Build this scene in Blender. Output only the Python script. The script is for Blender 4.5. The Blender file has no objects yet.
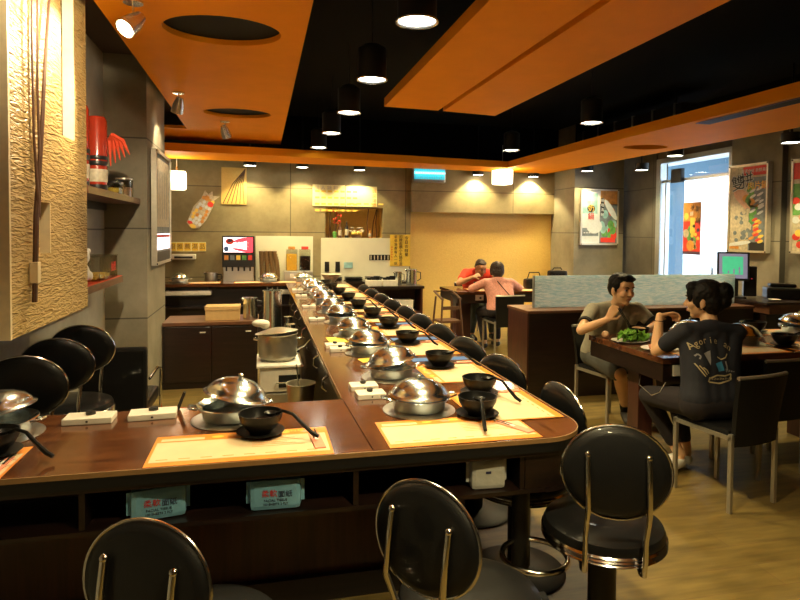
import bpy, bmesh, math, random
from mathutils import Vector, Matrix, Euler, noise
random.seed(7)
PI = math.pi
C = bpy.context.scene.collection
S = bpy.context.scene
R = math.radians

# ---------------------------------------------------------------- materials
def _new(name):
    m = bpy.data.materials.new(name); m.use_nodes = True
    return m, m.node_tree.nodes, m.node_tree.links, m.node_tree.nodes['Principled BSDF']

def mat(name, col, rough=.5, metal=0., noise_amt=.08, nscale=30., bump=0., bscale=120., coat=0., trans=0., alpha=1., emit=None, estr=0., spec=.5, stretch=None, sub=0.):
    m, N, L, b = _new(name)
    tc = N.new('ShaderNodeTexCoord'); mp = N.new('ShaderNodeMapping')
    L.new(tc.outputs['Object'], mp.inputs['Vector'])
    if stretch: mp.inputs['Scale'].default_value = stretch
    nz = N.new('ShaderNodeTexNoise'); nz.inputs['Scale'].default_value = nscale; nz.inputs['Detail'].default_value = 4
    L.new(mp.outputs['Vector'], nz.inputs['Vector'])
    mx = N.new('ShaderNodeMix'); mx.data_type = 'RGBA'
    d = [max(0, c*(1-noise_amt*2)) for c in col[:3]]; e = [min(1, c*(1+noise_amt*2)) for c in col[:3]]
    mx.inputs[6].default_value = (*d, 1); mx.inputs[7].default_value = (*e, 1)
    L.new(nz.outputs['Fac'], mx.inputs[0]); L.new(mx.outputs[2], b.inputs['Base Color'])
    b.inputs['Roughness'].default_value = rough; b.inputs['Metallic'].default_value = metal
    b.inputs['Coat Weight'].default_value = coat; b.inputs['Transmission Weight'].default_value = trans
    b.inputs['Alpha'].default_value = alpha; b.inputs['Specular IOR Level'].default_value = spec
    if sub: b.inputs['Subsurface Weight'].default_value = sub; b.inputs['Subsurface Radius'].default_value = (.02, .008, .004)
    if bump:
        n2 = N.new('ShaderNodeTexNoise'); n2.inputs['Scale'].default_value = bscale; n2.inputs['Detail'].default_value = 3
        L.new(mp.outputs['Vector'], n2.inputs['Vector'])
        bp = N.new('ShaderNodeBump'); bp.inputs['Strength'].default_value = bump; bp.inputs['Distance'].default_value = .01
        L.new(n2.outputs['Fac'], bp.inputs['Height']); L.new(bp.outputs['Normal'], b.inputs['Normal'])
    if emit:
        b.inputs['Emission Color'].default_value = (*emit, 1); b.inputs['Emission Strength'].default_value = estr
    return m

def wood(name, c1, c2, rough=.25, scale=(1, 8, 8), coat=.3, wav=3.):
    m, N, L, b = _new(name)
    tc = N.new('ShaderNodeTexCoord'); mp = N.new('ShaderNodeMapping'); mp.inputs['Scale'].default_value = scale
    L.new(tc.outputs['Object'], mp.inputs['Vector'])
    nz = N.new('ShaderNodeTexNoise'); nz.inputs['Scale'].default_value = wav; nz.inputs['Detail'].default_value = 8; nz.inputs['Distortion'].default_value = .6
    L.new(mp.outputs['Vector'], nz.inputs['Vector'])
    cr = N.new('ShaderNodeValToRGB'); cr.color_ramp.elements[0].color = (*c1, 1); cr.color_ramp.elements[1].color = (*c2, 1)
    cr.color_ramp.elements[0].position = .3; cr.color_ramp.elements[1].position = .75
    L.new(nz.outputs['Fac'], cr.inputs['Fac']); L.new(cr.outputs['Color'], b.inputs['Base Color'])
    b.inputs['Roughness'].default_value = rough; b.inputs['Coat Weight'].default_value = coat; b.inputs['Coat Roughness'].default_value = .12
    return m

def concrete(name, c1, c2, axis='y', row=.72, width=1.5, off=(0, .04), rough=.7, mortar=.006):
    """concrete panels with thin joints; axis = wall normal."""
    m, N, L, b = _new(name)
    tc = N.new('ShaderNodeTexCoord'); sp = N.new('ShaderNodeSeparateXYZ'); cb = N.new('ShaderNodeCombineXYZ')
    L.new(tc.outputs['Object'], sp.inputs[0])
    L.new(sp.outputs['X' if axis == 'y' else 'Y'], cb.inputs['X']); L.new(sp.outputs['Z'], cb.inputs['Y'])
    mp = N.new('ShaderNodeMapping'); mp.inputs['Location'].default_value = (-off[0], -off[1], 0)
    L.new(cb.outputs[0], mp.inputs['Vector'])
    br = N.new('ShaderNodeTexBrick'); br.offset = 0; br.inputs['Scale'].default_value = 1
    br.inputs['Mortar Size'].default_value = mortar; br.inputs['Brick Width'].default_value = width; br.inputs['Row Height'].default_value = row
    br.inputs['Color1'].default_value = (1, 1, 1, 1); br.inputs['Color2'].default_value = (.88, .88, .88, 1); br.inputs['Mortar'].default_value = (.3, .3, .3, 1)
    L.new(mp.outputs[0], br.inputs['Vector'])
    nz = N.new('ShaderNodeTexNoise'); nz.inputs['Scale'].default_value = 3; nz.inputs['Detail'].default_value = 9; nz.inputs['Roughness'].default_value = .65
    L.new(tc.outputs['Object'], nz.inputs['Vector'])
    cr = N.new('ShaderNodeValToRGB'); cr.color_ramp.elements[0].color = (*c1, 1); cr.color_ramp.elements[1].color = (*c2, 1)
    cr.color_ramp.elements[0].position = .35; cr.color_ramp.elements[1].position = .7
    L.new(nz.outputs['Fac'], cr.inputs['Fac'])
    mx = N.new('ShaderNodeMix'); mx.data_type = 'RGBA'; mx.blend_type = 'MULTIPLY'; mx.inputs[0].default_value = 1
    L.new(cr.outputs['Color'], mx.inputs[6]); L.new(br.outputs['Color'], mx.inputs[7]); L.new(mx.outputs[2], b.inputs['Base Color'])
    b.inputs['Roughness'].default_value = rough
    bp = N.new('ShaderNodeBump'); bp.inputs['Strength'].default_value = .15; bp.inputs['Distance'].default_value = .01
    L.new(nz.outputs['Fac'], bp.inputs['Height']); L.new(bp.outputs['Normal'], b.inputs['Normal'])
    return m

def ripple(name, col1, col2, scale=(1, 10, 30), strength=1., dist=.02, rough=.5, metal=0.):
    """embossed wavy relief"""
    m, N, L, b = _new(name)
    tc = N.new('ShaderNodeTexCoord'); mp = N.new('ShaderNodeMapping'); mp.inputs['Scale'].default_value = scale
    L.new(tc.outputs['Object'], mp.inputs['Vector'])
    nz = N.new('ShaderNodeTexNoise'); nz.inputs['Scale'].default_value = 1.6; nz.inputs['Detail'].default_value = 2; nz.inputs['Distortion'].default_value = 1.2
    L.new(mp.outputs[0], nz.inputs['Vector'])
    mx = N.new('ShaderNodeMix'); mx.data_type = 'RGBA'; mx.inputs[6].default_value = (*col1, 1); mx.inputs[7].default_value = (*col2, 1)
    L.new(nz.outputs['Fac'], mx.inputs[0]); L.new(mx.outputs[2], b.inputs['Base Color'])
    bp = N.new('ShaderNodeBump'); bp.inputs['Strength'].default_value = strength; bp.inputs['Distance'].default_value = dist
    L.new(nz.outputs['Fac'], bp.inputs['Height']); L.new(bp.outputs['Normal'], b.inputs['Normal'])
    b.inputs['Roughness'].default_value = rough; b.inputs['Metallic'].default_value = metal
    return m

def floor_mat():
    m, N, L, b = _new('wood_floor')
    tc = N.new('ShaderNodeTexCoord')
    br = N.new('ShaderNodeTexBrick'); br.inputs['Scale'].default_value = 1; br.inputs['Brick Width'].default_value = 1.1; br.inputs['Row Height'].default_value = .16
    br.inputs['Mortar Size'].default_value = .0015
    br.inputs['Color1'].default_value = (.235, .165, .052, 1); br.inputs['Color2'].default_value = (.185, .125, .038, 1); br.inputs['Mortar'].default_value = (.17, .10, .045, 1)
    L.new(tc.outputs['Object'], br.inputs['Vector'])
    mp = N.new('ShaderNodeMapping'); mp.inputs['Scale'].default_value = (1.5, 9, 1); L.new(tc.outputs['Object'], mp.inputs['Vector'])
    nz = N.new('ShaderNodeTexNoise'); nz.inputs['Scale'].default_value = 2.5; nz.inputs['Detail'].default_value = 8; L.new(mp.outputs[0], nz.inputs['Vector'])
    mx = N.new('ShaderNodeMix'); mx.data_type = 'RGBA'; mx.blend_type = 'MULTIPLY'; mx.inputs[0].default_value = .75
    L.new(br.outputs['Color'], mx.inputs[6])
    cr = N.new('ShaderNodeValToRGB'); cr.color_ramp.elements[0].color = (.45, .45, .45, 1); cr.color_ramp.elements[1].color = (1.15, 1.15, 1.1, 1)
    cr.color_ramp.elements[0].position = .3; cr.color_ramp.elements[1].position = .7
    L.new(nz.outputs['Fac'], cr.inputs['Fac']); L.new(cr.outputs['Color'], mx.inputs[7]); L.new(mx.outputs[2], b.inputs['Base Color'])
    b.inputs['Roughness'].default_value = .38
    return m

M = dict(
 leather=mat('black_leather', (.008, .008, .0085), .42, noise_amt=.1, bump=.10, bscale=260, coat=.22, spec=.2),
 chrome=mat('chrome', (.72, .70, .66), .16, 1, .04),
 steel=mat('polished_steel', (.72, .79, .80), .20, 1, .05, 12),
 brushed=mat('brushed_steel', (.55, .53, .49), .34, 1, .08, 40, stretch=(1, 1, 12)),
 tube=mat('silver_painted_tube', (.42, .39, .32), .35, .7, .05),
 blackmetal=mat('black_metal', (.012, .012, .012), .45, .3),
 ceilblack=mat('black_ceiling', (.006, .006, .0065), .95, spec=.1),
 brownceil=mat('brown_ceiling', (.06, .035, .022), .8),
 orange=mat('orange_paint', (.90, .32, .008), .7, 0, .04, 5, bump=.05, bscale=90, spec=.12),
 hole=mat('recess_black', (.006, .006, .006), .9),
 floor=floor_mat(),
 wallL=concrete('plaster_grey', (.30, .28, .23), (.40, .38, .32), 'x', 1.4, 3, (0, .1)),
 col=concrete('column_concrete', (.21, .19, .13), (.31, .275, .20), 'y', .73, 2.5, (-1.5, .05)),
 colx=concrete('column_concrete_side', (.19, .175, .13), (.28, .255, .19), 'x', .73, 2.5, (5, .05)),
 backw=concrete('back_concrete', (.25, .205, .10), (.38, .315, .165), 'y', .69, 1.85, (-1.4, .1)),
 rightw=concrete('right_concrete', (.22, .20, .15), (.33, .30, .23), 'x', .69, 1.6, (5.69, .74)),
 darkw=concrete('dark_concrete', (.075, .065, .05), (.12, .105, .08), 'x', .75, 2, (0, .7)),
 goldwall=ripple('gold_wallpaper', (.62, .41, .10), (.82, .59, .18), (26, 26, 40), .5, .008, .5),
 screen=ripple('embossed_gold', (.46, .31, .11), (.62, .44, .17), (1, 6, 34), .8, .03, .42),
 cream=mat('cream_edge', (.85, .72, .45), .5),
 counter=wood('counter_wood', (.055, .018, .008), (.17, .062, .022), .16, (1.2, 9, 9), .5),
 counter2=wood('counter_wood_along', (.055, .018, .008), (.17, .062, .022), .16, (9, 1.2, 9), .5),
 edge=mat('counter_edge', (.30, .17, .07), .35, 0, .1),
 darkwood=wood('dark_wood', (.009, .005, .004), (.024, .011, .008), .35, (1, 6, 14), .2),
 redwood=wood('reddish_wood', (.035, .010, .007), (.075, .022, .014), .35, (14, 6, 1), .2),
 brown=wood('brown_wood', (.10, .04, .02), (.20, .085, .04), .35, (3, 3, 14), .2),
 mato=mat('mat_orange', (.80, .27, .03), .5, 0, .1, 20, coat=.1),
 matw=mat('mat_paper', (.74, .58, .36), .5, 0, .08, 9, coat=.1),
 white=mat('white_plastic', (.75, .71, .62), .35),
 paper=mat('white_paper', (.8, .78, .72), .7),
 black=mat('black_plastic', (.012, .012, .012), .35),
 melamine=mat('black_melamine', (.007, .007, .007), .34, coat=.0, spec=.2),
 pink=mat('pink_paper_sleeve', (.78, .30, .20), .6),
 blue=mat('blue_sheet', (.06, .16, .45), .5),
 tissue=mat('teal_film', (.20, .46, .64), .3, 0, .15, 12, coat=.5, bump=.5, bscale=25),
 tissue2=mat('white_film', (.55, .55, .50), .35, 0, .1, 12, coat=.5, bump=.5, bscale=25),
 ink=mat('dark_ink', (.03, .03, .08), .7), inkred=mat('red_ink', (.55, .05, .06), .7),
 red=mat('red_lacquer', (.34, .03, .012), .25, coat=.4), redp=mat('red_plastic', (.7, .06, .02), .35),
 yellow=mat('yellow_board', (.85, .58, .06), .6), yellowl=mat('pale_yellow_board', (.9, .80, .40), .6),
 orangejuice=mat('orange_juice', (.98, .52, .03), .2), cola=mat('dark_tea', (.02, .01, .008), .15),
 green=mat('leaf_green', (.16, .38, .04), .5, 0, .4, 60), meat=mat('raw_meat', (.75, .20, .12), .45, 0, .5, 70),
 egg=mat('egg_tan', (.75, .48, .28), .5), skin=mat('skin', (.70, .41, .22), .5, 0, .05, 15, sub=.08),
 skin2=mat('skin_tanned', (.55, .29, .14), .5, 0, .05, 15, sub=.08),
 hair=mat('black_hair', (.008, .007, .007), .55, 0, .3, 60, stretch=(1, 1, .1), bump=.4, bscale=90, spec=.2),
 hair2=mat('brown_hair', (.035, .020, .014), .5, 0, .3, 60, bump=.6, bscale=90),
 lip=mat('lip', (.42, .12, .09), .45), eyew=mat('eye_white', (.75, .72, .68), .3), iris=mat('iris', (.02, .012, .01), .2),
 shirtg=mat('grey_tee', (.30, .28, .21), .85, 0, .1, 40, bump=.2, bscale=300), shirtb=mat('navy_tee', (.010, .011, .020), .8, 0, .15, 40, bump=.2, bscale=300),
 shirtr=mat('red_tee', (.75, .05, .02), .8), shirtp=mat('pink_blouse', (.72, .30, .24), .8, 0, .25, 60),
 shortsm=mat('grey_shorts', (.07, .07, .06), .85), trous=mat('dark_trousers', (.012, .008, .011), .85), jeans=mat('faded_jeans', (.12, .15, .15), .85),
 trim=mat('black_ribbing', (.01, .01, .01), .8), sock=mat('black_sock', (.01, .01, .01), .9), shoe=mat('dark_shoe', (.035, .032, .03), .5), shoew=mat('white_shoe', (.65, .62, .55), .5),
 gold=mat('gold_print', (.45, .36, .20), .7), silverp=mat('grey_print', (.28, .27, .28), .7), bluep=mat('blue_print', (.04, .22, .42), .6),
 frame=mat('silver_frame', (.62, .58, .48), .3, .5), posterw=mat('poster_white', (.72, .76, .78), .5),
 teal=mat('poster_teal', (.30, .55, .62), .5, 0, .4, 9), grayp=mat('poster_grey', (.17, .21, .24), .5, 0, .4, 12), pgreen=mat('poster_green', (.12, .36, .08), .5, 0, .4, 20),
 porange=mat('poster_orange', (.85, .30, .06), .5, 0, .3, 20), pred=mat('poster_red', (.72, .05, .03), .5), pyellow=mat('poster_yellow', (.88, .62, .10), .5),
 psalmon=mat('poster_salmon', (.85, .42, .28), .5, 0, .25, 20), pcream=mat('poster_cream', (.56, .50, .36), .5, 0, .3, 30), pblack=mat('poster_black', (.02, .02, .02), .5), ppurple=mat('poster_plum', (.10, .05, .10), .5),
 lampw=mat('lamp_white', (1, 1, 1), .5, emit=(1, .93, .75), estr=14), shade=mat('lantern_shade', (1, .95, .8), .5, emit=(1, .86, .55), estr=3.2),
 reflector=mat('lamp_reflector', (.8, .78, .72), .25, .8),
 tubeblue=mat('blue_tube', (.2, .8, 1), .5, emit=(.25, .85, 1), estr=3.), tubedim=mat('cyan_panel', (.1, .5, .55), .4, emit=(.03, .5, .6), estr=.8),
 screeng=mat('monitor_green', (.05, .4, .2), .3, emit=(.06, .42, .22), estr=.75), screenv=mat('monitor_grey', (.2, .2, .3), .3, emit=(.18, .18, .28), estr=.6),
 lit=mat('lit_white', (1, .9, .9), .3, emit=(1, .85, .85), estr=1.6), litred=mat('lit_sign_red', (.9, .05, .1), .3, emit=(.9, .05, .08), estr=1.1),
 cup=mat('brown_cup', (.20, .12, .05), .35, 0, .2), bamboo=mat('dark_branch', (.10, .045, .02), .6), flower=mat('red_blossom', (.75, .08, .03), .6),
 outfloor=mat('pale_pavement', (.5, .53, .56), .8), outblue=mat('blue_grey_paint', (.06, .13, .19), .6), outwhite=mat('white_facade', (.8, .83, .86), .7), alu=mat('aluminium', (.45, .47, .48), .35, .8),
 whiteboard=mat('glossy_white_panel', (.82, .80, .60), .12, 0, .05, 4, coat=.6), potalu=mat('aluminium_pot', (.62, .58, .48), .3, .85, .08), cardboard=mat('tan_box', (.55, .36, .14), .7),
)
def glass(name, col=(1, 1, 1), rough=0., mixf=.12):
    m, N, L, b = _new(name); N.remove(b)
    tr = N.new('ShaderNodeBsdfTransparent'); tr.inputs[0].default_value = (*col, 1)
    gl = N.new('ShaderNodeBsdfGlossy'); gl.inputs['Roughness'].default_value = max(rough, .02)
    mx = N.new('ShaderNodeMixShader'); mx.inputs[0].default_value = mixf
    L.new(tr.outputs[0], mx.inputs[1]); L.new(gl.outputs[0], mx.inputs[2]); L.new(mx.outputs[0], N['Material Output'].inputs[0])
    return m
M['glass'] = glass('clear_glass', (.93, .96, .98), 0, .07)
M['jar'] = glass('jar_glass', (.85, .86, .80), 0, .15)
def frosted():
    m, N, L, b = _new('frosted_rain_glass'); N.remove(b)
    tc = N.new('ShaderNodeTexCoord'); mp = N.new('ShaderNodeMapping'); mp.inputs['Scale'].default_value = (9, 9, 60); L.new(tc.outputs['Object'], mp.inputs[0])
    nz = N.new('ShaderNodeTexNoise'); nz.inputs['Scale'].default_value = 1.5; nz.inputs['Detail'].default_value = 6; nz.inputs['Roughness'].default_value = .7; L.new(mp.outputs[0], nz.inputs[0])
    bp = N.new('ShaderNodeBump'); bp.inputs['Strength'].default_value = 1; bp.inputs['Distance'].default_value = .012; L.new(nz.outputs[0], bp.inputs['Height'])
    tl = N.new('ShaderNodeBsdfTranslucent'); cr = N.new('ShaderNodeValToRGB'); cr.color_ramp.elements[0].color = (.50, .72, .82, 1); cr.color_ramp.elements[1].color = (.92, .97, 1, 1); cr.color_ramp.elements[0].position = .4; cr.color_ramp.elements[1].position = .6
    L.new(nz.outputs[0], cr.inputs[0]); L.new(cr.outputs[0], tl.inputs[0]); L.new(bp.outputs[0], tl.inputs['Normal'])
    rf = N.new('ShaderNodeBsdfRefraction'); rf.inputs['IOR'].default_value = 1.05; rf.inputs['Roughness'].default_value = .35; L.new(bp.outputs[0], rf.inputs['Normal'])
    gl = N.new('ShaderNodeBsdfGlossy'); gl.inputs['Roughness'].default_value = .15; L.new(bp.outputs[0], gl.inputs['Normal'])
    df = N.new('ShaderNodeBsdfDiffuse'); L.new(cr.outputs[0], df.inputs[0])
    a = N.new('ShaderNodeMixShader'); a.inputs[0].default_value = .10; L.new(tl.outputs[0], a.inputs[1]); L.new(rf.outputs[0], a.inputs[2])
    c = N.new('ShaderNodeMixShader'); c.inputs[0].default_value = .12; L.new(a.outputs[0], c.inputs[1]); L.new(df.outputs[0], c.inputs[2])
    d = N.new('ShaderNodeMixShader'); d.inputs[0].default_value = .08; L.new(c.outputs[0], d.inputs[1]); L.new(gl.outputs[0], d.inputs[2]); L.new(d.outputs[0], N['Material Output'].inputs[0])
    return m
M['frost'] = frosted()

# ---------------------------------------------------------------- geometry helpers
def T(v): return Matrix.Translation(Vector(v))
def place(bm, geom_verts, mtx): bmesh.ops.transform(bm, matrix=mtx, verts=geom_verts)
class MB:
    """collects shapes into one bmesh"""
    def __init__(s): s.bm = bmesh.new(); s.mi = 0; s.mats = []
    def use(s, m):
        if m not in s.mats: s.mats.append(m)
        s.mi = s.mats.index(m); return s
    def _fin(s, faces, smooth=True):
        for f in faces: f.material_index = s.mi; f.smooth = smooth
    def box(s, a, b, bev=0., mtx=None):
        r = bmesh.ops.create_cube(s.bm, size=1); vs = r['verts']
        c = [(a[i]+b[i])/2 for i in range(3)]; d = [max(abs(b[i]-a[i]), 1e-5) for i in range(3)]
        place(s.bm, vs, T(c) @ Matrix.Diagonal((*d, 1)))
        fs = list({f for v in vs for f in v.link_faces})
        if bev:
            es = list({e for v in vs for e in v.link_edges})
            q = bmesh.ops.bevel(s.bm, geom=es, offset=bev, segments=2, affect='EDGES', profile=.6)
            vs = list({v for f in q['faces'] for v in f.verts} | {v for v in vs if v.is_valid})
            fs = list({f for v in vs for f in v.link_faces})
        if mtx: place(s.bm, vs, mtx)
        s._fin(fs, False); return s
    def lathe(s, prof, n=32, mtx=None, sx=1, sy=1, close=False):
        rings = []
        for (r, z) in prof:
            if r < 1e-5: rings.append([s.bm.verts.new((0, 0, z))])
            else: rings.append([s.bm.verts.new((r*sx*math.cos(2*PI*k/n), r*sy*math.sin(2*PI*k/n), z)) for k in range(n)])
        fs = []
        for a, b in zip(rings[:-1], rings[1:]):
            for k in range(n):
                k2 = (k+1) % n
                if len(a) == 1 and len(b) == 1: continue
                if len(a) == 1: f = (a[0], b[k2], b[k])
                elif len(b) == 1: f = (a[k], a[k2], b[0])
                else: f = (a[k], a[k2], b[k2], b[k])
                fs.append(s.bm.faces.new(f))
        vs = [v for r in rings for v in r]
        if mtx: place(s.bm, vs, mtx)
        s._fin(fs); return s
    def cyl(s, p0, p1, r0, r1=None, n=20):
        p0, p1 = Vector(p0), Vector(p1); d = p1-p0; h = d.length; r1 = r0 if r1 is None else r1
        q = d.to_track_quat('Z', 'Y').to_matrix().to_4x4()
        return s.lathe([(0, 0), (r0, 0), (r0, 0), (r1, h), (r1, h), (0, h)], n, T(p0) @ q)
    def ball(s, c, r, n=20, mtx=None):
        if not hasattr(r, '__len__'): r = (r, r, r)
        q = bmesh.ops.create_uvsphere(s.bm, u_segments=n, v_segments=max(8, n//2), radius=1)
        m_ = T(c) @ (mtx if mtx else Matrix()) @ Matrix.Diagonal((*r, 1)); place(s.bm, q['verts'], m_)
        s._fin({f for v in q['verts'] for f in v.link_faces}); return s
    def cap(s, p0, r0, p1, r1, n=14):
        s.ball(p0, r0, n); s.ball(p1, r1, n)
        if (Vector(p1)-Vector(p0)).length > 1e-4: s.cyl(p0, p1, r0, r1, n)
        return s
    def chain(s, pts):
        for (a, ra), (b, rb) in zip(pts[:-1], pts[1:]): s.cap(a, ra, b, rb)
        return s
    def tube(s, pts, r, n=10, closed=False):
        pts = [Vector(p) for p in pts]; N_ = len(pts); rings = []
        up = Vector((0, 0, 1)); prevx = None
        for i, p in enumerate(pts):
            a = pts[i-1] if (i or closed) else p; b = pts[(i+1) % N_] if (i < N_-1 or closed) else p
            t = (b-a).normalized()
            x = prevx - t*prevx.dot(t) if prevx is not None else t.cross(up)
            if x.length < 1e-4: x = t.cross(Vector((0, 1, .01)))
            x.normalize(); y = t.cross(x); prevx = x
            rr = r[i] if hasattr(r, '__len__') else r
            rings.append([s.bm.verts.new(p + x*rr*math.cos(2*PI*k/n) + y*rr*math.sin(2*PI*k/n)) for k in range(n)])
        fs = []
        prs = list(zip(rings[:-1], rings[1:])) + ([(rings[-1], rings[0])] if closed else [])
        for a, b in prs:
            for k in range(n): fs.append(s.bm.faces.new((a[k], a[(k+1) % n], b[(k+1) % n], b[k])))
        if not closed: fs += [s.bm.faces.new(rings[0][::-1]), s.bm.faces.new(rings[-1])]
        s._fin(fs); return s
    def prism(s, poly, z0, z1, holes=(), mtx=None):
        """polygon in xy (optionally with holes) extruded z0..z1"""
        loops = []; es = []
        for lp in [poly, *holes]:
            vs = [s.bm.verts.new((x, y, z0)) for x, y in lp]; loops.append(vs)
            for i in range(len(vs)): es.append(s.bm.edges.new((vs[i], vs[(i+1) % len(vs)])))
        r = bmesh.ops.triangle_fill(s.bm, use_beauty=True, edges=es)
        fs = [g for g in r['geom'] if isinstance(g, bmesh.types.BMFace)]
        e = bmesh.ops.extrude_face_region(s.bm, geom=fs)
        nv = [g for g in e['geom'] if isinstance(g, bmesh.types.BMVert)]
        bmesh.ops.translate(s.bm, vec=(0, 0, z1-z0), verts=nv)
        allv = [v for lp in loops for v in lp] + nv
        if mtx: place(s.bm, allv, mtx)
        s._fin({f for v in allv for f in v.link_faces}, False); return s
    def quad(s, pts):
        f = s.bm.faces.new([s.bm.verts.new(p) for p in pts]); s._fin([f], False); return s
    def text(s, body, size, mtx, align='CENTER', depth=0.0006):
        cu = bpy.data.curves.new('lettering', 'FONT'); cu.body = body; cu.size = size; cu.align_x = align; cu.align_y = 'CENTER'; cu.extrude = depth; cu.resolution_u = 2
        o = bpy.data.objects.new('lettering', cu); C.objects.link(o)
        dg = bpy.context.evaluated_depsgraph_get(); me = bpy.data.meshes.new_from_object(o.evaluated_get(dg))
        n0 = len(s.bm.verts); f0 = len(s.bm.faces); s.bm.from_mesh(me); s.bm.verts.ensure_lookup_table(); s.bm.faces.ensure_lookup_table()
        place(s.bm, s.bm.verts[n0:], mtx); s._fin(s.bm.faces[f0:], False)
        bpy.data.objects.remove(o); bpy.data.meshes.remove(me); bpy.data.curves.remove(cu); return s
    def tf(s, mtx): place(s.bm, s.bm.verts[:], mtx); return s
    def remesh(s, voxel=.006, it=4):
        me = bpy.data.meshes.new('tmp'); s.bm.to_mesh(me); o = bpy.data.objects.new('tmp', me); C.objects.link(o)
        md = o.modifiers.new('r', 'REMESH'); md.mode = 'VOXEL'; md.voxel_size = voxel; md.use_smooth_shade = True
        sm = o.modifiers.new('s', 'SMOOTH'); sm.iterations = it; sm.factor = .6
        dg = bpy.context.evaluated_depsgraph_get(); m2 = bpy.data.meshes.new_from_object(o.evaluated_get(dg))
        s.bm.free(); s.bm = bmesh.new(); s.bm.from_mesh(m2); s._fin(s.bm.faces)
        bpy.data.objects.remove(o); bpy.data.meshes.remove(me); bpy.data.meshes.remove(m2); return s
    def build(s, name, m=None, parent=None, auto=True):
        bmesh.ops.recalc_face_normals(s.bm, faces=s.bm.faces[:])
        me = bpy.data.meshes.new(name); 
        if auto:
            for e in s.bm.edges:
                if len(e.link_faces) == 2 and e.calc_face_angle(0) > R(38): e.smooth = False
        s.bm.to_mesh(me); s.bm.free()
        for x in (s.mats if s.mats else [m]): me.materials.append(x if not isinstance(x, str) else M[x])
        o = bpy.data.objects.new(name, me); C.objects.link(o)
        if parent: o.parent = parent
        return o
def mb(m=None):
    x = MB()
    if m: x.use(M[m])
    return x
def tag(o, label=None, cat=None, group=None, kind=None):
    if label: o['label'] = label
    if cat: o['category'] = cat
    if group: o['group'] = group
    if kind: o['kind'] = kind
    return o
def thing(name, label, cat, loc=(0, 0, 0), rz=0, group=None):
    o = bpy.data.objects.new(name, None); C.objects.link(o); o.empty_display_size = .1
    o.location = loc; o.rotation_euler = (0, 0, rz); return tag(o, label, cat, group)
KIDS = {}
def kids(o): return [c for c in o.children]
def copytree(o, parent=None):
    c = o.copy(); C.objects.link(c); c.parent = parent
    for ch in kids(o): copytree(ch, c)
    return c
def dup(o, label, loc=None, rz=None, group=None):
    c = copytree(o)
    if loc is not None: c.location = loc
    if rz is not None: c.rotation_euler = (0, 0, rz)
    c['label'] = label
    if group: c['group'] = group
    return c
def struct(name, b, m=None, parent=None):
    o = b.build(name, M[m] if m else None, parent)
    if not parent: o['kind'] = 'structure'
    return o
def child(root, name):
    for c in root.children:
        if c.name.split('.')[0] == name: return c
ORD = ['first', 'second', 'third', 'fourth', 'fifth', 'sixth', 'seventh', 'eighth', 'ninth', 'tenth', 'eleventh', 'twelfth']

# ================================================================ ROOM SHELL
YB = 9.5
struct('floor', mb().box((-2.4, -2.6, -.1), (5.9, 9.7, 0)), 'floor')
struct('ceiling', mb().box((-2.4, -2.6, 3.25), (5.9, 9.7, 3.35)), 'ceilblack')
struct('wall_left', mb().box((-1.34, -2.6, 0), (-1.22, 5.2, 3.25)), 'wallL')
struct('wall_rear', mb().box((-2.4, -2.7, 0), (5.9, -2.6, 3.35)), 'backw')
struct('wall_left_far', mb().box((-2.4, 6.12, 0), (-2.28, YB, 3.25)), 'backw')
struct('column_left', mb().box((-2.4, 5.2, 0), (-.9, 6.12, 3.25)), 'col')
nx0, nx1, nz0, nz1 = .995, 1.925, 1.40, 1.885
struct('wall_back_left', mb().box((-2.4, YB, 0), (nx0, YB+.12, 3.25)).box((nx1, YB, 0), (2.385, YB+.12, 3.25)).box((nx0, YB, nz1), (nx1, YB+.12, 3.25)).box((nx0, YB, 0), (nx1, YB+.12, nz0)), 'backw')
struct('wall_niche', mb().box((nx0-.05, YB+.42, nz0-.05), (nx1+.05, YB+.46, nz1+.05)).box((nx0-.05, YB+.12, nz0-.05), (nx0, YB+.42, nz1+.05)).box((nx1, YB+.12, nz0-.05), (nx1+.05, YB+.42, nz1+.05)).box((nx0, YB+.12, nz0-.05), (nx1, YB+.42, nz0)).box((nx0, YB+.12, nz1), (nx1, YB+.42, nz1+.05)), 'goldwall')
struct('wall_back', mb().box((2.385, YB+.03, 0), (5.0, YB+.15, 1.83)), 'goldwall')
struct('wall_back_upper', mb().box((2.385, YB-.07, 1.83), (5.0, YB+.15, 3.25)), 'backw')
struct('column_far', mb().box((4.91, 8.75, 0), (5.8, YB+.15, 3.25)), 'col')
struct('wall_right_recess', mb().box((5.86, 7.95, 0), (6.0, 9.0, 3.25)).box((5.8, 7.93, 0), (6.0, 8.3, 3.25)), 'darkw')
struct('wall_right', mb().box((5.8, 5.69, 0), (6.1, 6.45, 3.25)).box((5.87, -2.6, 0), (6.1, 5.69, 3.25)), 'rightw')
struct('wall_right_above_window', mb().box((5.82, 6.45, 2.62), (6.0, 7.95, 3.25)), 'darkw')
struct('trim_1', mb().box((-2.4, 9.30, 2.64), (4.9, YB-.075, 3.25)), 'ceilblack')
struct('trim_2', mb().box((5.68, -2.6, 2.80), (5.80, 8.74, 3.25)), 'ceilblack')
struct('trim_3', mb().box((4.905, 8.66, 2.80), (5.68, 8.745, 3.25)), 'ceilblack')
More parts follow.
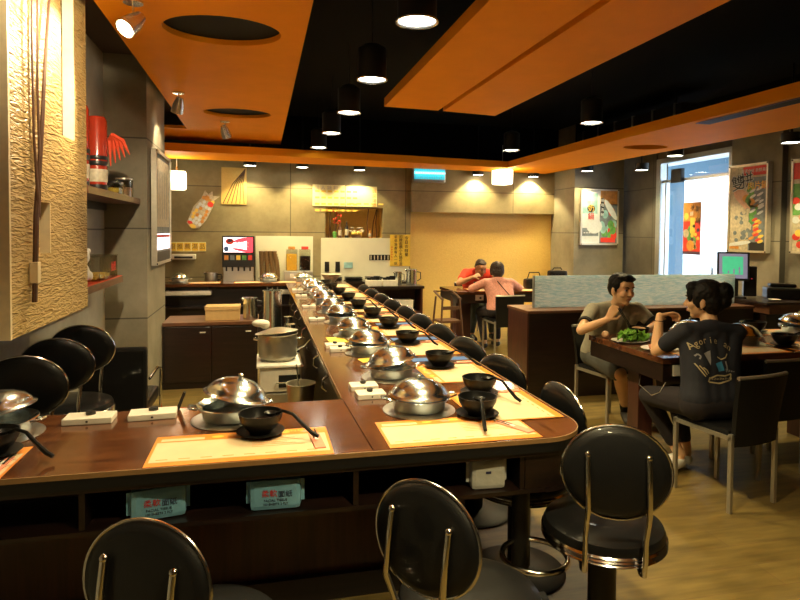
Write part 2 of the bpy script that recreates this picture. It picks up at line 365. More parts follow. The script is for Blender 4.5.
# left low ceiling + orange raft with round recesses
struct('ceiling_left', mb().box((-2.4, -2.6, 2.9), (.2, 9.5, 2.95)), 'brownceil')
def circ(cx, cy, rx, ry=None, n=40): return [(cx+rx*math.cos(2*PI*k/n), cy+(ry or rx)*math.sin(2*PI*k/n)) for k in range(n)]
op = [(-.855, -.5), (.265, -.5), (.265, 8.5), (-2.2, 8.5), (-2.2, 7.5), (-.855, 7.5)]
holes = [circ(-.225, 3.80, .345, .27), circ(-.235, 6.40, .335, .25), circ(-.3, 1.0, .3)]
struct('ceiling_panel_left', mb().prism(op, 2.70, 2.735, holes), 'orange')
struct('ceiling_recess', mb().box((-.62, .6, 2.74), (.2, 6.8, 2.76)), 'hole')
# central double raft
struct('ceiling_panel_centre', mb().prism([(1.15, -1), (1.70, -1), (1.70, 5.7), (1.15, 5.66)], 2.70, 2.78), 'orange')
struct('ceiling_panel_centre_right', mb().prism([(1.755, -1), (2.34, -1), (2.34, 5.8), (1.755, 5.71)], 2.70, 2.78), 'orange')
# ring soffit
ring_in = [(-2.2, 7.95), (-.8, 8.06), (1.94, 8.36), (3.70, 8.62), (3.70, 5.96), (3.74, 3.6), (3.78, -1)]
ring_out = [(4.85, -1), (4.85, 4.9), (4.77, 6.3), (4.73, 7.74), (4.67, 9.3), (2.1, 9.12), (-2.2, 8.83)]
struct('ceiling_soffit', mb().prism(ring_in+ring_out, 2.50, 2.60, [circ(4.31, 6.1, .26, .18)]), 'orange')
struct('ceiling_recess_right', mb().box((4.0, 5.9, 2.61), (4.6, 6.3, 2.63)), 'hole')
# AC slot in the right soffit
v = thing('ceiling_vent', 'long narrow dark purple air slot in the right orange soffit', 'vent', (3.86, 3.9, 2.497))
mb().box((-.07, -.75, -.004), (.07, .75, .0025)).build('frame', M['ppurple'], v)
b = mb()
for k in range(5): b.box((-.05+k*.025-.004, -.73, -.009), (-.05+k*.025+.004, .73, -.004))
b.build('slat', M['pblack'], v)
# dark ducts in the black ceiling near the window
d = thing('ceiling_duct', 'dark metal air duct under the black ceiling above the glass entrance', 'duct', (5.1, 7.4, 2.95))
mb().box((-.25, -1.2, -.12), (.2, 1.2, .12), .01).build('body', M['blackmetal'], d)
b = mb()
for k in range(6): b.box((-.26, -1.1+k*.42, -.13), (.21, -1.07+k*.42, .13))
b.build('flange', M['brushed'], d)

# ================================================================ WINDOW / OUTSIDE
w = bpy.data.objects.new('window_1', None); C.objects.link(w); w['kind'] = 'structure'
mb().box((5.80, 7.83, 0), (5.90, 7.93, 2.62)).box((5.80, 6.45, 2.55), (5.90, 7.83, 2.62)).box((5.80, 6.45, 0), (5.9, 6.50, 2.55)).box((5.82, 7.72, 0), (5.88, 7.75, 2.3)).build('window_frame', M['alu'], w)
mb().box((5.83, 6.50, 2.26), (5.88, 7.83, 2.30)).build('transom', M['alu'], w)
mb().box((5.85, 6.50, 0.02), (5.856, 7.83, 2.26)).box((5.85, 6.50, 2.30), (5.856, 7.83, 2.55)).build('glass_pane', M['glass'], w)
o = mb().box((5.78, 7.36, 2.24), (5.84, 7.58, 2.44), .01).build('door_closer', M['blackmetal'], w)
struct('ground_outside', mb().box((6.1, 3, -.12), (26, 30, -.02)), 'outfloor')
struct('ceiling_outside', mb().box((6.1, 3, 2.9), (9.5, 30, 3.0)), 'outwhite')
struct('column_outside', mb().box((8.70, 11.4, -.02), (9.05, 11.75, 2.9)), 'outblue')
struct('beam_outside', mb().box((8.2, 3, 2.62), (8.6, 30, 2.9)), 'outblue')
struct('wall_outside', mb().box((20, 8, -.02), (20.4, 34, 7)), 'outwhite')
# a pale parked car outside, seen through the glass
car = thing('parked_car', 'pale blue car parked outside beyond the glass entrance', 'car', (12.3, 15.6, 0), R(50))
side = [(-2.1, .25), (2.1, .25), (2.15, .7), (1.3, .85), (.7, 1.35), (-1.2, 1.4), (-1.9, .95), (-2.15, .85)]
bb = mb('outwhite').prism(side, -.8, .8); bb.tf(Matrix.Rotation(PI/2, 4, 'X')); bb.build('body', None, car)
bb = mb('outblue').prism([(-1.1, .95), (1.05, .9), (.62, 1.28), (-1.1, 1.32)], -.82, .82); bb.tf(Matrix.Rotation(PI/2, 4, 'X')); bb.build('window', None, car)
for sx in (-1.3, 1.3):
    for sy in (-.78, .78): mb().cyl((sx, sy-.08, .3), (sx, sy+.08, .3), .3).build('wheel', M['black'], car)

# ================================================================ FLAT PRINT HELPER
def pm(face, origin):
    """matrix: local x = right as read, local y = up, local z = out of the surface"""
    o = Vector(origin)
    if face == '-y': X, Y, Z = Vector((1, 0, 0)), Vector((0, 0, 1)), Vector((0, -1, 0))
    elif face == '-x': X, Y, Z = Vector((0, -1, 0)), Vector((0, 0, 1)), Vector((-1, 0, 0))
    elif face == '+x': X, Y, Z = Vector((0, 1, 0)), Vector((0, 0, 1)), Vector((1, 0, 0))
    m_ = Matrix((X, Y, Z)).transposed().to_4x4(); m_.translation = o
    return m_
def blob(b, m, x, y, rx, ry, z=.003, n=14, rot=0):
    b.use(M[m]); pts = []
    for k in range(n):
        a = 2*PI*k/n; px, py = rx*math.cos(a), ry*math.sin(a)
        pts.append((x+px*math.cos(rot)-py*math.sin(rot), y+px*math.sin(rot)+py*math.cos(rot), z))
    b.quad(pts)
def rect(b, m, x0, y0, x1, y1, z=.002): b.use(M[m]); b.quad([(x0, y0, z), (x1, y0, z), (x1, y1, z), (x0, y1, z)])
def txt(b, m, s, x, y, size, z=.005, rot=0, align='CENTER'): b.use(M[m]); b.text(s, size, T((x, y, z)) @ Matrix.Rotation(rot, 4, 'Z'), align)
def framed(name, label, face, origin, w_, h_, draw, depth=.03, fr=.025, group=None, tilt=0):
    t = thing(name, label, 'poster', group=group); t.matrix_world = pm(face, origin) @ Matrix.Rotation(tilt, 4, 'X')
    f = mb(); a, c = w_/2, h_/2
    f.box((-a, -c, -depth), (-a+fr, c, .012)).box((a-fr, -c, -depth), (a, c, .012)).box((-a+fr, c-fr, -depth), (a-fr, c, .012)).box((-a+fr, -c, -depth), (a-fr, -c+fr, .012))
    f.build('frame', M['frame'], t)
    mb().box((-a+fr, -c+fr, -depth), (a-fr, c-fr, 0)).build('backing', M['posterw'], t)
    p = MB(); draw(p, w_-2*fr, h_-2*fr); p.build('print', None, t)
    for sx in (-1, 1):
        for sy in (-1, 1): mb().lathe([(0, .018), (.008, .018), (.01, .012), (.01, .011)], 10, T((sx*(a-fr/2), sy*(c-fr/2), 0))).build('screw', M['blackmetal'], t)
    return t
def draw_main(p, w_, h_):
    a, c = w_/2, h_/2; rnd = random.Random(3)
    rect(p, 'pcream', -a, -c, a, c, .001)
    rect(p, 'grayp', .02, -c, a, c*.72, .0014); rect(p, 'pblack', .04, -c, a, -c+.1, .0016)
    rect(p, 'pred', -.08, c-.12, a, c-.01, .002); txt(p, 'posterw', '嚴選食材 新鮮美味', .1, c-.065, .05, .003)
    for i in range(6): blob(p, 'psalmon', -a*.5+i*.035, c*.36-i*.03, .075, .12, .002+i*.0002, rot=.5)
    for i in range(5): blob(p, 'porange', -.02+i*.03, .12-i*.02, .06, .045, .0035+i*.0001)
    for i in range(9): blob(p, 'pgreen', .05+rnd.uniform(-.04, .05), .28-i*.055, .035, .06, .0034+i*.0001, rot=rnd.random()*3)
    for i in range(48):
        x = rnd.uniform(-a+.02, .05); y = rnd.uniform(-c+.09, -.02)
        if y > -.05-.25*abs(x): pass
        blob(p, 'pcream' if i % 3 else 'grayp', x, y, .03, .026, .0045+i*.00002)
    for i in range(16): blob(p, 'posterw' if i % 3 else 'grayp', rnd.uniform(.07, a-.02), .25-i*.022, .05, .016, .0048, rot=.4)
    for i in range(14): blob(p, ['pred', 'pyellow', 'porange'][i % 3], rnd.uniform(.07, a-.02), -.14-.02*i, .045, .018, .0049+.0001*i, rot=.3)
    blob(p, 'posterw', -.12, -c+.08, .19, .025, .0058, rot=.12)
    for k, s_ in enumerate('雙拼'): 
        for dx, dy in ((.006, 0), (-.006, 0), (0, .006), (0, -.006)): txt(p, 'posterw', s_, -a+.12+k*.15+dx*1.3, c-.21+k*.03+dy*1.3, .20, .0065, .15)
        txt(p, 'pblack', s_, -a+.12+k*.15, c-.21+k*.03, .20, .008, .15)
    txt(p, 'pred', '肉片鍋', .155, c-.25, .105, .0085); txt(p, 'pyellow', '肉片鍋', .152, c-.247, .1, .0095)
    rect(p, 'porange', -a+.01, -c+.015, -a+.16, -c+.045, .006)
def draw_side(p, w_, h_):
    a, c = w_/2, h_/2
    rect(p, 'pcream', -a, -c, a, c, .001); rect(p, 'pgreen', -a, -.1, a, .25, .0015); rect(p, 'pred', -a, c-.2, a, c-.02, .002)
    rnd = random.Random(5)
    for i in range(40): blob(p, rnd.choice(['psalmon', 'pyellow', 'pgreen', 'pred', 'posterw']), rnd.uniform(-a+.03, a-.03), rnd.uniform(-c+.04, .2), .05, .04, .003+i*.00005)
    txt(p, 'pyellow', '鮮蝦鍋', 0, c-.11, .12, .006)
def draw_blue(p, w_, h_):
    a, c = w_/2, h_/2; rnd = random.Random(9)
    rect(p, 'posterw', -a, -c, a, c, .001); rect(p, 'teal', -a, .05, -.04, c*.9, .0014); rect(p, 'porange', .01, c*.45, a, c, .0015); rect(p, 'grayp', 0, -c, a, c*.5, .0015)
    for i in range(16): blob(p, rnd.choice(['pred', 'pgreen', 'psalmon', 'teal']), rnd.uniform(.03, a-.05), rnd.uniform(-c*.7, c*.3), .055, .07, .002+i*.0001)
    blob(p, 'posterw', a*.62, .12, .05, .2, .0042, rot=.6); blob(p, 'posterw', -a*.3, -c*.35, .14, .12, .0044)
    for i, s_ in enumerate('牛奶鍋'): txt(p, ['posterw', 'pyellow', 'pred'][i], s_, -a*.5, c*.62-i*.13, .12, .006)
    blob(p, 'pblack', -a*.5, c*.62-.13, .07, .06, .0045)
    for i, s_ in enumerate('味噌海鮮'): txt(p, 'posterw', s_, .045, c*.62-i*.075, .06, .006); 
    rect(p, 'pblack', .015, c*.12, .075, c*.72, .0042)
    rect(p, 'grayp', -a, -c*.72, -.02, -c*.42, .004); rect(p, 'pred', .02, -c*.96, a-.03, -c*.78, .0046)
    for i in range(5):
        for j in range(2): rect(p, 'posterw', -a+.03+i*.045, -c*.62-j*.07, -a+.06+i*.045, -c*.58-j*.07, .005)
framed('wall_poster', 'large silver-framed food poster, black 雙拼 title, on the right wall beside the glass entrance', '-x', (5.745, 6.12, 1.825), .60, 1.07, draw_main, .05)
framed('wall_poster', 'silver-framed poster cut off by the right edge of the picture', '-x', (5.80, 5.27, 1.825), .58, 1.05, draw_side, .06)
framed('wall_poster', 'silver-framed white and blue food poster on the far concrete column', '-y', (5.335, 8.70, 1.77), .68, .90, draw_blue, .045)
def draw_left(p, w_, h_):
    a, c = w_/2, h_/2
    rect(p, 'grayp', -a, -c, a, c, .001); rect(p, 'pcream', -a+.04, -c*.35, a-.04, c-.04, .002)
    for i in range(5): rect(p, 'grayp', -a+.08+i*.12, -c*.2, -a+.1+i*.12, c*.7, .003)
    rect(p, 'lit', -a+.02, -c*.78, a-.02, -c*.48, .003); rect(p, 'pred', -a+.04, -c*.55, a-.04, -c*.5, .004); rect(p, 'pblack', -a, -c, a, -c*.82, .002)  # white strip of the print glows by emission, without a lamp
framed('wall_poster', 'narrow glossy framed poster leaning on the side of the left concrete column', '+x', (-.86, 5.75, 1.69), .84, .98, draw_left, .03)
# poster on the glass
t = thing('window_poster', 'tall red and green fruit poster stuck on the entrance glass', 'poster'); t.matrix_world = pm('-x', (5.84, 7.19, 1.585))
p = MB(); rect(p, 'pred', -.17, -.36, .17, .36, .002); rect(p, 'porange', -.17, .1, .17, .36, .0025)
rnd = random.Random(4)
for i in range(10): blob(p, 'pgreen', rnd.uniform(-.05, .05), -.02-i*.025, .05, .06, .003+i*.0001)
for i in range(16): blob(p, rnd.choice(['ppurple', 'pred', 'pyellow', 'pcream']), rnd.uniform(.0, .15), rnd.uniform(-.33, .05), .03, .025, .0042)
rect(p, 'ppurple', -.17, -.36, .17, -.32, .0045)
blob(p, 'pyellow', -.11, .17, .045, .05, .005); blob(p, 'pcream', -.11, -.07, .06, .06, .005); blob(p, 'pyellow', .02, -.03, .055, .05, .005); blob(p, 'porange', -.02, -.24, .075, .075, .0052); rect(p, 'pyellow', -.03, 0, .06, .15, .004)
txt(p, 'pblack', '水果', .06, .27, .09, .006, -.3); txt(p, 'pblack', '鍋', .12, .1, .09, .006, -.3); txt(p, 'posterw', '鮮', .0, .2, .07, .006)
p.build('print', None, t)
mb().box((-.175, -.365, -.003), (.175, .365, .001)).build('backing', M['posterw'], t)

# ================================================================ BACK WALL FITTINGS
def board(name, label, x0, x1, z0, z1, m, cat='sign', draw=None, th=.015, y=YB, group=None):
    t = thing(name, label, cat, group=group); t.matrix_world = pm('-y', ((x0+x1)/2, y-th, (z0+z1)/2))
    a, c = (x1-x0)/2, (z1-z0)/2
    mb().box((-a, -c, -th+.001), (a, c, 0), .002).build('panel', M[m], t)
    if draw: p = MB(); draw(p, a, c); p.build('print' if draw.__name__ == 'd_bar' else 'lettering', None, t)
    return t
def vcol(p, m, s_, x, ytop, size, step):
    for i, ch in enumerate(s_): txt(p, m, ch, x, ytop-i*step, size, .002)
def d_menu(p, a, c): vcol(p, 'pblack', '今日の特餐', a*.62, c*.78, .062, .068); vcol(p, 'pblack', '招牌石頭小火鍋任選', a*.05, c*.86, .058, .056); vcol(p, 'pblack', '最低消費每人一鍋', -a*.45, c*.86, .052, .062); vcol(p, 'pred', '謝謝您的配合', -a*.84, c*.2, .03, .04)
board('menu_sign', 'yellow vertical notice with black handwriting at the edge of the gold wall', 2.04, 2.375, .945, 1.455, 'yellow', draw=d_menu, y=YB-.02)
def d_wide(p, a, c):
    for i, ch in enumerate('個人鍋物'): txt(p, 'pcream', ch, -a*.75+i*.1, c*.7, .075, .002)
    for j in range(4):
        for i in range(7): rect(p, 'pyellow', -a*.85+i*.1, c*.3-j*.1, -a*.85+.07+i*.1, c*.3-j*.1+.03, .0015)
def d_wide2(p, a, c): vcol(p, 'porange', '鍋底湯頭', a*.82, c*.5, .07, .075); [rect(p, 'pyellow', -a*.8+i*.12, -c*.8, -a*.8+.08+i*.12, -c*.65, .0015) for i in range(5)]
board('menu_board', 'pale yellow menu board above the wall niche, left one of two', .79, 1.305, 1.90, 2.235, 'yellowl', draw=d_wide)
board('menu_board', 'pale yellow menu board above the wall niche, right one of two', 1.315, 1.82, 1.90, 2.225, 'yellowl', draw=d_wide2)
def d_strip(p, a, c):
    for i, ch in enumerate('主廚推薦湯品'): rect(p, 'yellow', -a+.01+i*a/3, -c*.85, -a+a/3-.005+i*a/3, c*.85, .0012); txt(p, 'brown', ch, -a+a/6+i*a/3, 0, .085, .002)
board('menu_strip', 'small yellow six-square sign low on the wall beside the left column', -1.45, -.81, 1.18, 1.32, 'yellowl', draw=d_strip)
t = thing('towel_dispenser', 'small white dispenser box mounted under the six-square sign', 'dispenser', (-1.12, YB-.06, 1.10))
mb().box((-.17, -.06, -.035), (.17, .06, .04), .01).build('case', M['white'], t); mb().box((-.13, -.065, -.02), (.13, -.058, .01)).build('slot', M['black'], t)
board('wall_panel', 'plain cream wall panel behind the drink dispensers', -.08, .80, .70, 1.42, 'whiteboard', 'panel')
t = board('wall_panel', 'glossy white splash panel under the wall niche', .925, 2.36, .70, 1.398, 'whiteboard', 'panel', th=.02)
board('info_card', 'pale blue card on the glossy white splash panel', 1.29, 1.43, .92, 1.01, 'teal', 'card', y=YB-.02)
def d_bar(p, a, c):
    for i in range(7): rect(p, 'pcream', -a+.02+i*.056, -c*.8, -a+.035+i*.056, c*.8, .0015)
board('striped_sticker', 'dark striped strip on the white panel left of the yellow notice', 1.70, 2.04, 1.04, 1.13, 'sock', 'sticker', d_bar, y=YB-.02, th=.005)
# carved fan tile
t = thing('carved_wall_panel', 'square gold wall tile with dark fan-shaped branches below the soffit', 'wall panel'); t.matrix_world = pm('-y', (-.40, YB-.02, 2.16))
mb().box((-.185, -.26, -.02), (.185, .30, 0)).build('panel', M['goldwall'], t)
b = mb()
for k in range(6): b.tube([(.165, .28, .004), (.13-k*.03, .05, .006), (.15-k*.062, -.25, .004)], .006, 6)
b.build('branch', M['bamboo'], t)
# paper carp decoration
t = thing('paper_fish_decoration', 'slanted red and yellow patterned paper fish hanging on the back wall', 'wall decoration'); t.matrix_world = pm('-y', (-.87, YB-.03, 1.80)) @ Matrix.Rotation(R(-28), 4, 'Z')
out = [(-.10, -.27), (0, -.31), (.09, -.26), (.125, -.1), (.12, .12), (.09, .22), (.13, .31), (.04, .27), (0, .33), (-.03, .26), (-.10, .29), (-.09, .16), (-.13, 0)]
mb().prism(out, -.02, .0).build('body', M['pcream'], t)
p = MB(); rnd = random.Random(2)
for j in range(8):
    for i in range(4): blob(p, rnd.choice(['posterw', 'pyellow', 'posterw', 'pcream', 'porange']), -.075+i*.05+(j % 2)*.01, -.2+j*.055, .026, .03, .003+j*.0001, 6)
blob(p, 'pred', .07, .14, .045, .04, .006); blob(p, 'pred', -.06, -.24, .04, .025, .006); blob(p, 'pyellow', .0, -.27, .05, .03, .0065); blob(p, 'porange', -.02, .2, .04, .04, .006)
p.build('scale_pattern', None, t)
# insect lamp
t = thing('insect_lamp', 'glowing cyan insect lamp mounted high where the gold wall begins', 'lamp', (2.655, YB-.16, 2.425))
mb().box((-.27, 0, -.12), (.27, .09, .12), .01).build('case', M['alu'], t); mb().box((-.255, -.006, -.07), (.255, .0, .11)).build('lit_panel', M['tubedim'], t)
mb().cyl((-.25, -.02, .03), (.25, -.02, .03), .018).build('tube', M['tubeblue'], t); mb().cyl((-.25, -.02, -.035), (.25, -.02, -.035), .012).build('tube', M['tubedim'], t)
b = mb()
for k in range(18): b.box((-.25+k*.029, -.045, -.1), (-.247+k*.029, -.04, .1))
b.build('grille', M['alu'], t)
# niche contents
def branch(loc, pts, r, label):
    o = mb().tube(pts, r, 6).build('dry_branch', M['bamboo']); o.location = loc; tag(o, label, 'branch', 'dry branches in the wall niche')
for i, x in enumerate((1.06, 1.10, 1.17, 1.70, 1.77, 1.86)):
    branch((x, YB+.10+.04*(i % 3), nz0), [(0, 0, 0), (.02*(-1)**i, 0, .25), (.035*(-1)**i + (.04 if i > 2 else 0), 0, .47)], .008, 'upright dry branch at the %s end of the wall niche' % ('right' if i > 2 else 'left'))
def bottle(name, label, loc, r, h, m, mcap, group=None, neck=.4, cat='bottle'):
    t = thing(name, label, cat, loc, 0, group)
    mb().lathe([(0, 0), (r*.95, 0), (r, .01), (r, h*.6), (r*neck, h*.78), (r*neck, h*.92), (0, h*.92)], 18).build('body', M[m], t)
    mb().lathe([(0, h*.92), (r*neck*1.15, h*.92), (r*neck*1.15, h), (0, h)], 14).build('cap', M[mcap], t)
    mb().lathe([(r*1.01, h*.15), (r*1.02, h*.16), (r*1.02, h*.5), (r*1.01, h*.51)], 18).build('label_band', M['pcream'], t)
    return t
bottle('sake_bottle', 'dark bottle with pale label in the niche, beside the red blossoms', (1.235, YB+.08, nz0), .03, .24, 'brown', 'red', 'bottles in the wall niche')
bottle('sake_bottle', 'taller dark bottle in the niche, right of the other bottle', (1.345, YB+.08, nz0), .03, .27, 'black', 'pcream', 'bottles in the wall niche')
bottle('sake_bottle', 'small orange bottle in the niche near the right branches', (1.72, YB+.05, nz0), .022, .14, 'porange', 'red', 'bottles in the wall niche')
t = thing('blossom_branch', 'red artificial blossom spray standing in the left of the wall niche', 'flowers', (1.15, YB+.07, nz0))
mb().lathe([(0, 0), (.03, 0), (.035, .08), (.02, .10), (0, .10)], 14).build('vase', M['pgreen'], t)
mb().tube([(0, 0, .1), (.02, 0, .25), (.0, 0, .42)], .004, 6).build('stem', M['bamboo'], t)
b = mb(); rnd = random.Random(8)
for i in range(16): b.ball((rnd.uniform(-.03, .10), rnd.uniform(-.02, .02), .22+.2*rnd.random()-.0), .014, 8)
b.build('blossom', M['flower'], t)
t = thing('fruit_basket', 'small dark basket of fruit and leaves in the middle of the niche', 'basket', (1.50, YB+.09, nz0))
mb().lathe([(0, 0), (.07, 0), (.10, .05), (.09, .05), (.06, .01), (0, .01)], 18).build('basket', M['brown'], t)
b = mb(); [b.ball((-.05+.03*k, 0, .065+.012*(k % 2)), .028, 10) for k in range(5)]; b.build('fruit', M['pyellow'], t)
b = mb(); [b.ball((.10*math.cos(k), .02, .12+.04*math.sin(k*2)), (.04, .01, .015), 8) for k in range(9)]; b.build('foliage', M['pcream'], t)

# back service counter
t = thing('service_counter', 'low dark back counter carrying the drink machines along the back wall', 'counter', (0, 0, 0))
mb().box((-2.2, 9.17, .68), (2.35, 9.478, .72)).build('worktop', M['darkwood'], t); mb().box((-2.2, 9.20, 0), (2.35, 9.478, .68)).build('cabinet_body', M['redwood'], t)
ZB = .72
# soda fountain
t = thing('soda_fountain', 'soft drink fountain with a glowing red and white sign panel', 'drink machine', (-.325, 9.31, ZB))
mb().box((-.22, -.10, 0), (.22, .14, .46), .008).build('body', M['brushed'], t)
mb().box((-.23, -.16, .24), (.23, .14, .44), .008).build('valve_panel', M['black'], t)
mb().box((-.23, -.17, .44), (.23, .14, .70), .01).build('sign_case', M['blackmetal'], t)
p = MB(); rect(p, 'lit', -.21, -.11, .21, .11, .001); rect(p, 'litred', .12, -.11, .21, .11, .002); blob(p, 'litred', .05, .07, .12, .03, .003, rot=.2); blob(p, 'litred', .05, -.08, .14, .02, .003, rot=-.2); blob(p, 'pred', -.12, .05, .06, .045, .004); blob(p, 'ink', -.12, .06, .03, .02, .005); blob(p, 'blue', -.17, -.06, .035, .04, .004)
txt(p, 'posterw', '冷飲', .05, 0, .10, .005)
p.tf(pm('-y', (0, -.171, .57))); p.build('sign_panel', None, t)
for i, m_ in enumerate(('porange', 'grayp', 'pyellow', 'pgreen', 'pred')):
    mb().box((-.20+i*.085, -.168, .345), (-.14+i*.085, -.158, .415), .004).build('flavour_button', M[m_], t)
    n_ = mb().cyl((-.17+i*.085, -.12, .18), (-.17+i*.085, -.12, .25), .013).build('nozzle', M['black'], t)
mb().box((-.22, -.18, 0), (.22, -.10, .03), .005).build('drip_tray', M['steel'], t)
# juice dispenser
t = thing('juice_dispenser', 'twin juice dispenser with one orange and one dark tank', 'drink machine', (.56, 9.31, ZB))
mb().box((-.215, -.12, 0), (.215, .12, .17), .01).build('body', M['brushed'], t)
for sx, m_, cm in ((-.10, 'orangejuice', 'porange'), (.10, 'cola', 'pred')):
    tk = mb().box((sx-.085, -.09, .17), (sx+.085, .09, .50), .012).build('tank', M['jar'], t)
    h = .43 if m_ == 'orangejuice' else .40
    mb().box((sx-.077, -.082, .178), (sx+.077, .082, h), .01).build('drink', M[m_], tk)
    mb().box((sx-.05, -.07, .50), (sx+.05, .07, .545), .008).build('tank_lid', M[cm], tk)
    mb().box((sx-.03, -.15, .07), (sx+.03, -.12, .13), .004).build('tap', M['white'], t)
# stacks of cups
CUP = mb().lathe([(0, 0), (.028, 0), (.038, .09), (.040, .092), (.036, .092), (.026, .006), (0, .006)], 14).build('cup', M['cup'])
first = True
for i in range(4):
    for k in range(10):
        o = CUP if first else CUP.copy()
        if not first: C.objects.link(o)
        first = False
        lean = .0022*k*k*(.3+.28*i)
        o.location = (.02+i*.078 - lean*.25, 9.36, ZB+k*.042)
        tag(o, 'brown plastic cup in the %s nested stack beside the soda fountain' % ['first', 'second', 'third', 'fourth'][i], 'cup', 'nested brown cups')
# thermos / cylinders on back counter
def pitcher(label, loc, r, h, m='steel', group=None, rz=0):
    t = thing('steel_pitcher', label, 'pitcher', loc, rz, group)
    mb().lathe([(0, 0), (r, 0), (r*1.02, .01), (r*.95, h*.9), (r, h*.93), (r*.98, h), (r*.9, h), (r*.88, h*.92), (0, h*.9)], 24).build('body', M[m], t)
    mb().tube([(r*.9, 0, h*.85), (r*1.6, 0, h*.8), (r*1.65, 0, h*.4), (r*.95, 0, h*.25)], r*.1, 8).build('handle', M['black'], t)
    mb().tube([(-r*.9, 0, h*.9), (-r*1.15, 0, h*1.0)], [r*.25, r*.15], 8).build('spout', M[m], t)
    return t
pitcher('grey steel pot standing on the back counter left of the soda fountain', (-.72, 9.3, ZB), .09, .15, 'brushed')
# small black switches boxes on panel
for i, x in enumerate((1.02, 1.19)):
    t = board('card_holder', '%s black card holder low on the white splash panel' % ['left', 'right'][i], x-.035, x+.035, .86, 1.02, 'black', 'holder', y=YB-.02)

# ================================================================ COUNTERS
def arc(cx, cy, r, a0, a1, n=12): return [(cx+r*math.cos(R(a0+(a1-a0)*k/n)), cy+r*math.sin(R(a0+(a1-a0)*k/n))) for k in range(n+1)]
RC = .20
bar = thing('bar_counter', 'long dark U-shaped hotpot bar counter with rounded near corner', 'bar counter')
XL = -1.19
# countertop in three slabs with visible joints
mb().prism([(XL, 1.985), (.375, 1.985), (.355, 2.64), (XL, 2.64)], .708, .75).build('countertop_near', M['counter'], bar)
mb().prism([(.379, 1.985), *arc(1.225-RC, 1.985+RC, RC, -90, 0), (1.225, 8.75), (.355, 8.75), (.359, 2.64)], .708, .75).build('countertop_long', M['counter2'], bar)
mb().prism([(-2.2, 8.755), (1.225, 8.755), (1.225, 9.16), (-2.2, 9.16)], .708, .75).build('countertop_far', M['counter'], bar)
edge = [(XL, 1.981), (1.225-RC, 1.981), *arc(1.225-RC, 1.985+RC, RC+.004, -90, 0), (1.229, 9.16)]
def band(path, th, z0, z1):
    """vertical strip following an open path, thickness to the left"""
    b = mb(); o_ = []
    for i, p_ in enumerate(path):
        a = Vector(path[max(i-1, 0)]); c = Vector(path[min(i+1, len(path)-1)]); d_ = (c-a).normalized(); n_ = Vector((-d_.y, d_.x))
        o_.append((p_[0]+n_.x*th, p_[1]+n_.y*th))
    return b.prism(list(path)+o_[::-1], z0, z1)
band(edge, .004, .735, .7515).build('edge_strip', M['edge'], bar)
band([(.352, 2.66), (.352, 8.75)], -.003, .735, .7515).build('edge_strip', M['edge'], bar)
band([(XL, 1.982), (1.225-RC, 1.982), *arc(1.225-RC, 1.985+RC, RC+.003, -90, 0), (1.228, 8.7)], .003, .700, .735).build('counter_lip', M['blackmetal'], bar)
# apron + open shelf compartment
band([(XL, 1.99), (1.225-RC, 1.99), *arc(1.225-RC, 1.985+RC, RC-.006, -90, 0), (1.219, 8.7)], .02, .685, .708).build('apron', M['darkwood'], bar)
shelf = [(XL, 2.0), (1.225-RC, 2.0), *arc(1.225-RC, 1.985+RC, RC-.01, -90, 0), (1.215, 8.7), (.95, 8.7), (.95, 2.30), (XL, 2.30)]
mb().prism(shelf, .545, .560).build('shelf_board', M['darkwood'], bar)
mb().box((XL, 2.27, .56), (.95, 2.29, .708)).box((.93, 2.29, .56), (.95, 8.7, .708)).build('shelf_back', M['darkwood'], bar)
for xx in (.925, .31, -.55): mb().box((xx, 2.005, .56), (xx+.018, 2.27, .69)).build('shelf_divider', M['darkwood'], bar)
band([(.945, 2.003), (1.225-RC, 2.003), *arc(1.225-RC, 1.985+RC, RC-.018, -90, -15)], .012, .56, .69).build('corner_panel', M['darkwood'], bar)
mb().box((XL, 2.42, .0), (.86, 2.45, .545)).box((.83, 2.45, 0), (.86, 8.7, .545)).build('front_panel', M['redwood'], bar)
mb().box((XL, 2.39, 0), (.89, 2.42, .10)).build('kick_board', M['darkwood'], bar)
mb().box((-.55, 2.62, 0), (.35, 2.635, .70)).box((.40, 2.635, 0), (.42, 8.6, .70)).build('inner_panel', M['darkwood'], bar)
mb().box((-2.2, 8.95, 0), (1.2, 8.98, .70)).box((-2.2, 8.78, .40), (.85, 8.95, .42)).build('far_panel', M['darkwood'], bar)
mb().cyl((1.03, 2.22, 0), (1.03, 2.22, .545), .035).build('post', M['blackmetal'], bar)
mb().cyl((1.03, 2.22, 0), (1.03, 2.22, .012), .12).build('post_base', M['blackmetal'], bar)
mb().tube([(1.035+.125*math.cos(a*PI/14), 2.10+.125*math.sin(a*PI/14), .25) for a in range(28)], .011, 10, True).build('foot_ring', M['chrome'], bar)
# hooks on the inner long face
for i in range(9):
    y = 3.0+i*.62
    o = mb().tube([(.40, y, .62), (.37, y, .60), (.365, y, .55), (.39, y, .53)], .007, 6).build('gas_tap', M['chrome'], bar)

# --- white trays under far arm
def tray(x0, x1, i):
    t = thing('warming_tray', 'long white tray hung under the far counter arm, %s one' % ('left' if i == 0 else 'right'), 'tray', ((x0+x1)/2, 8.86, .62)); a = (x1-x0)/2
    mb().box((-a, -.08, -.035), (a, .085, .03), .018).build('body', M['white'], t); mb().box((-a+.08, -.086, -.05), (a-.08, -.06, -.034)).build('rail', M['black'], t)
    mb().box((-a+.05, -.02, .03), (a-.05, .02, .088)).build('bracket', M['black'], t)
tray(-1.3, -.68, 0); tray(.12, .76, 1)

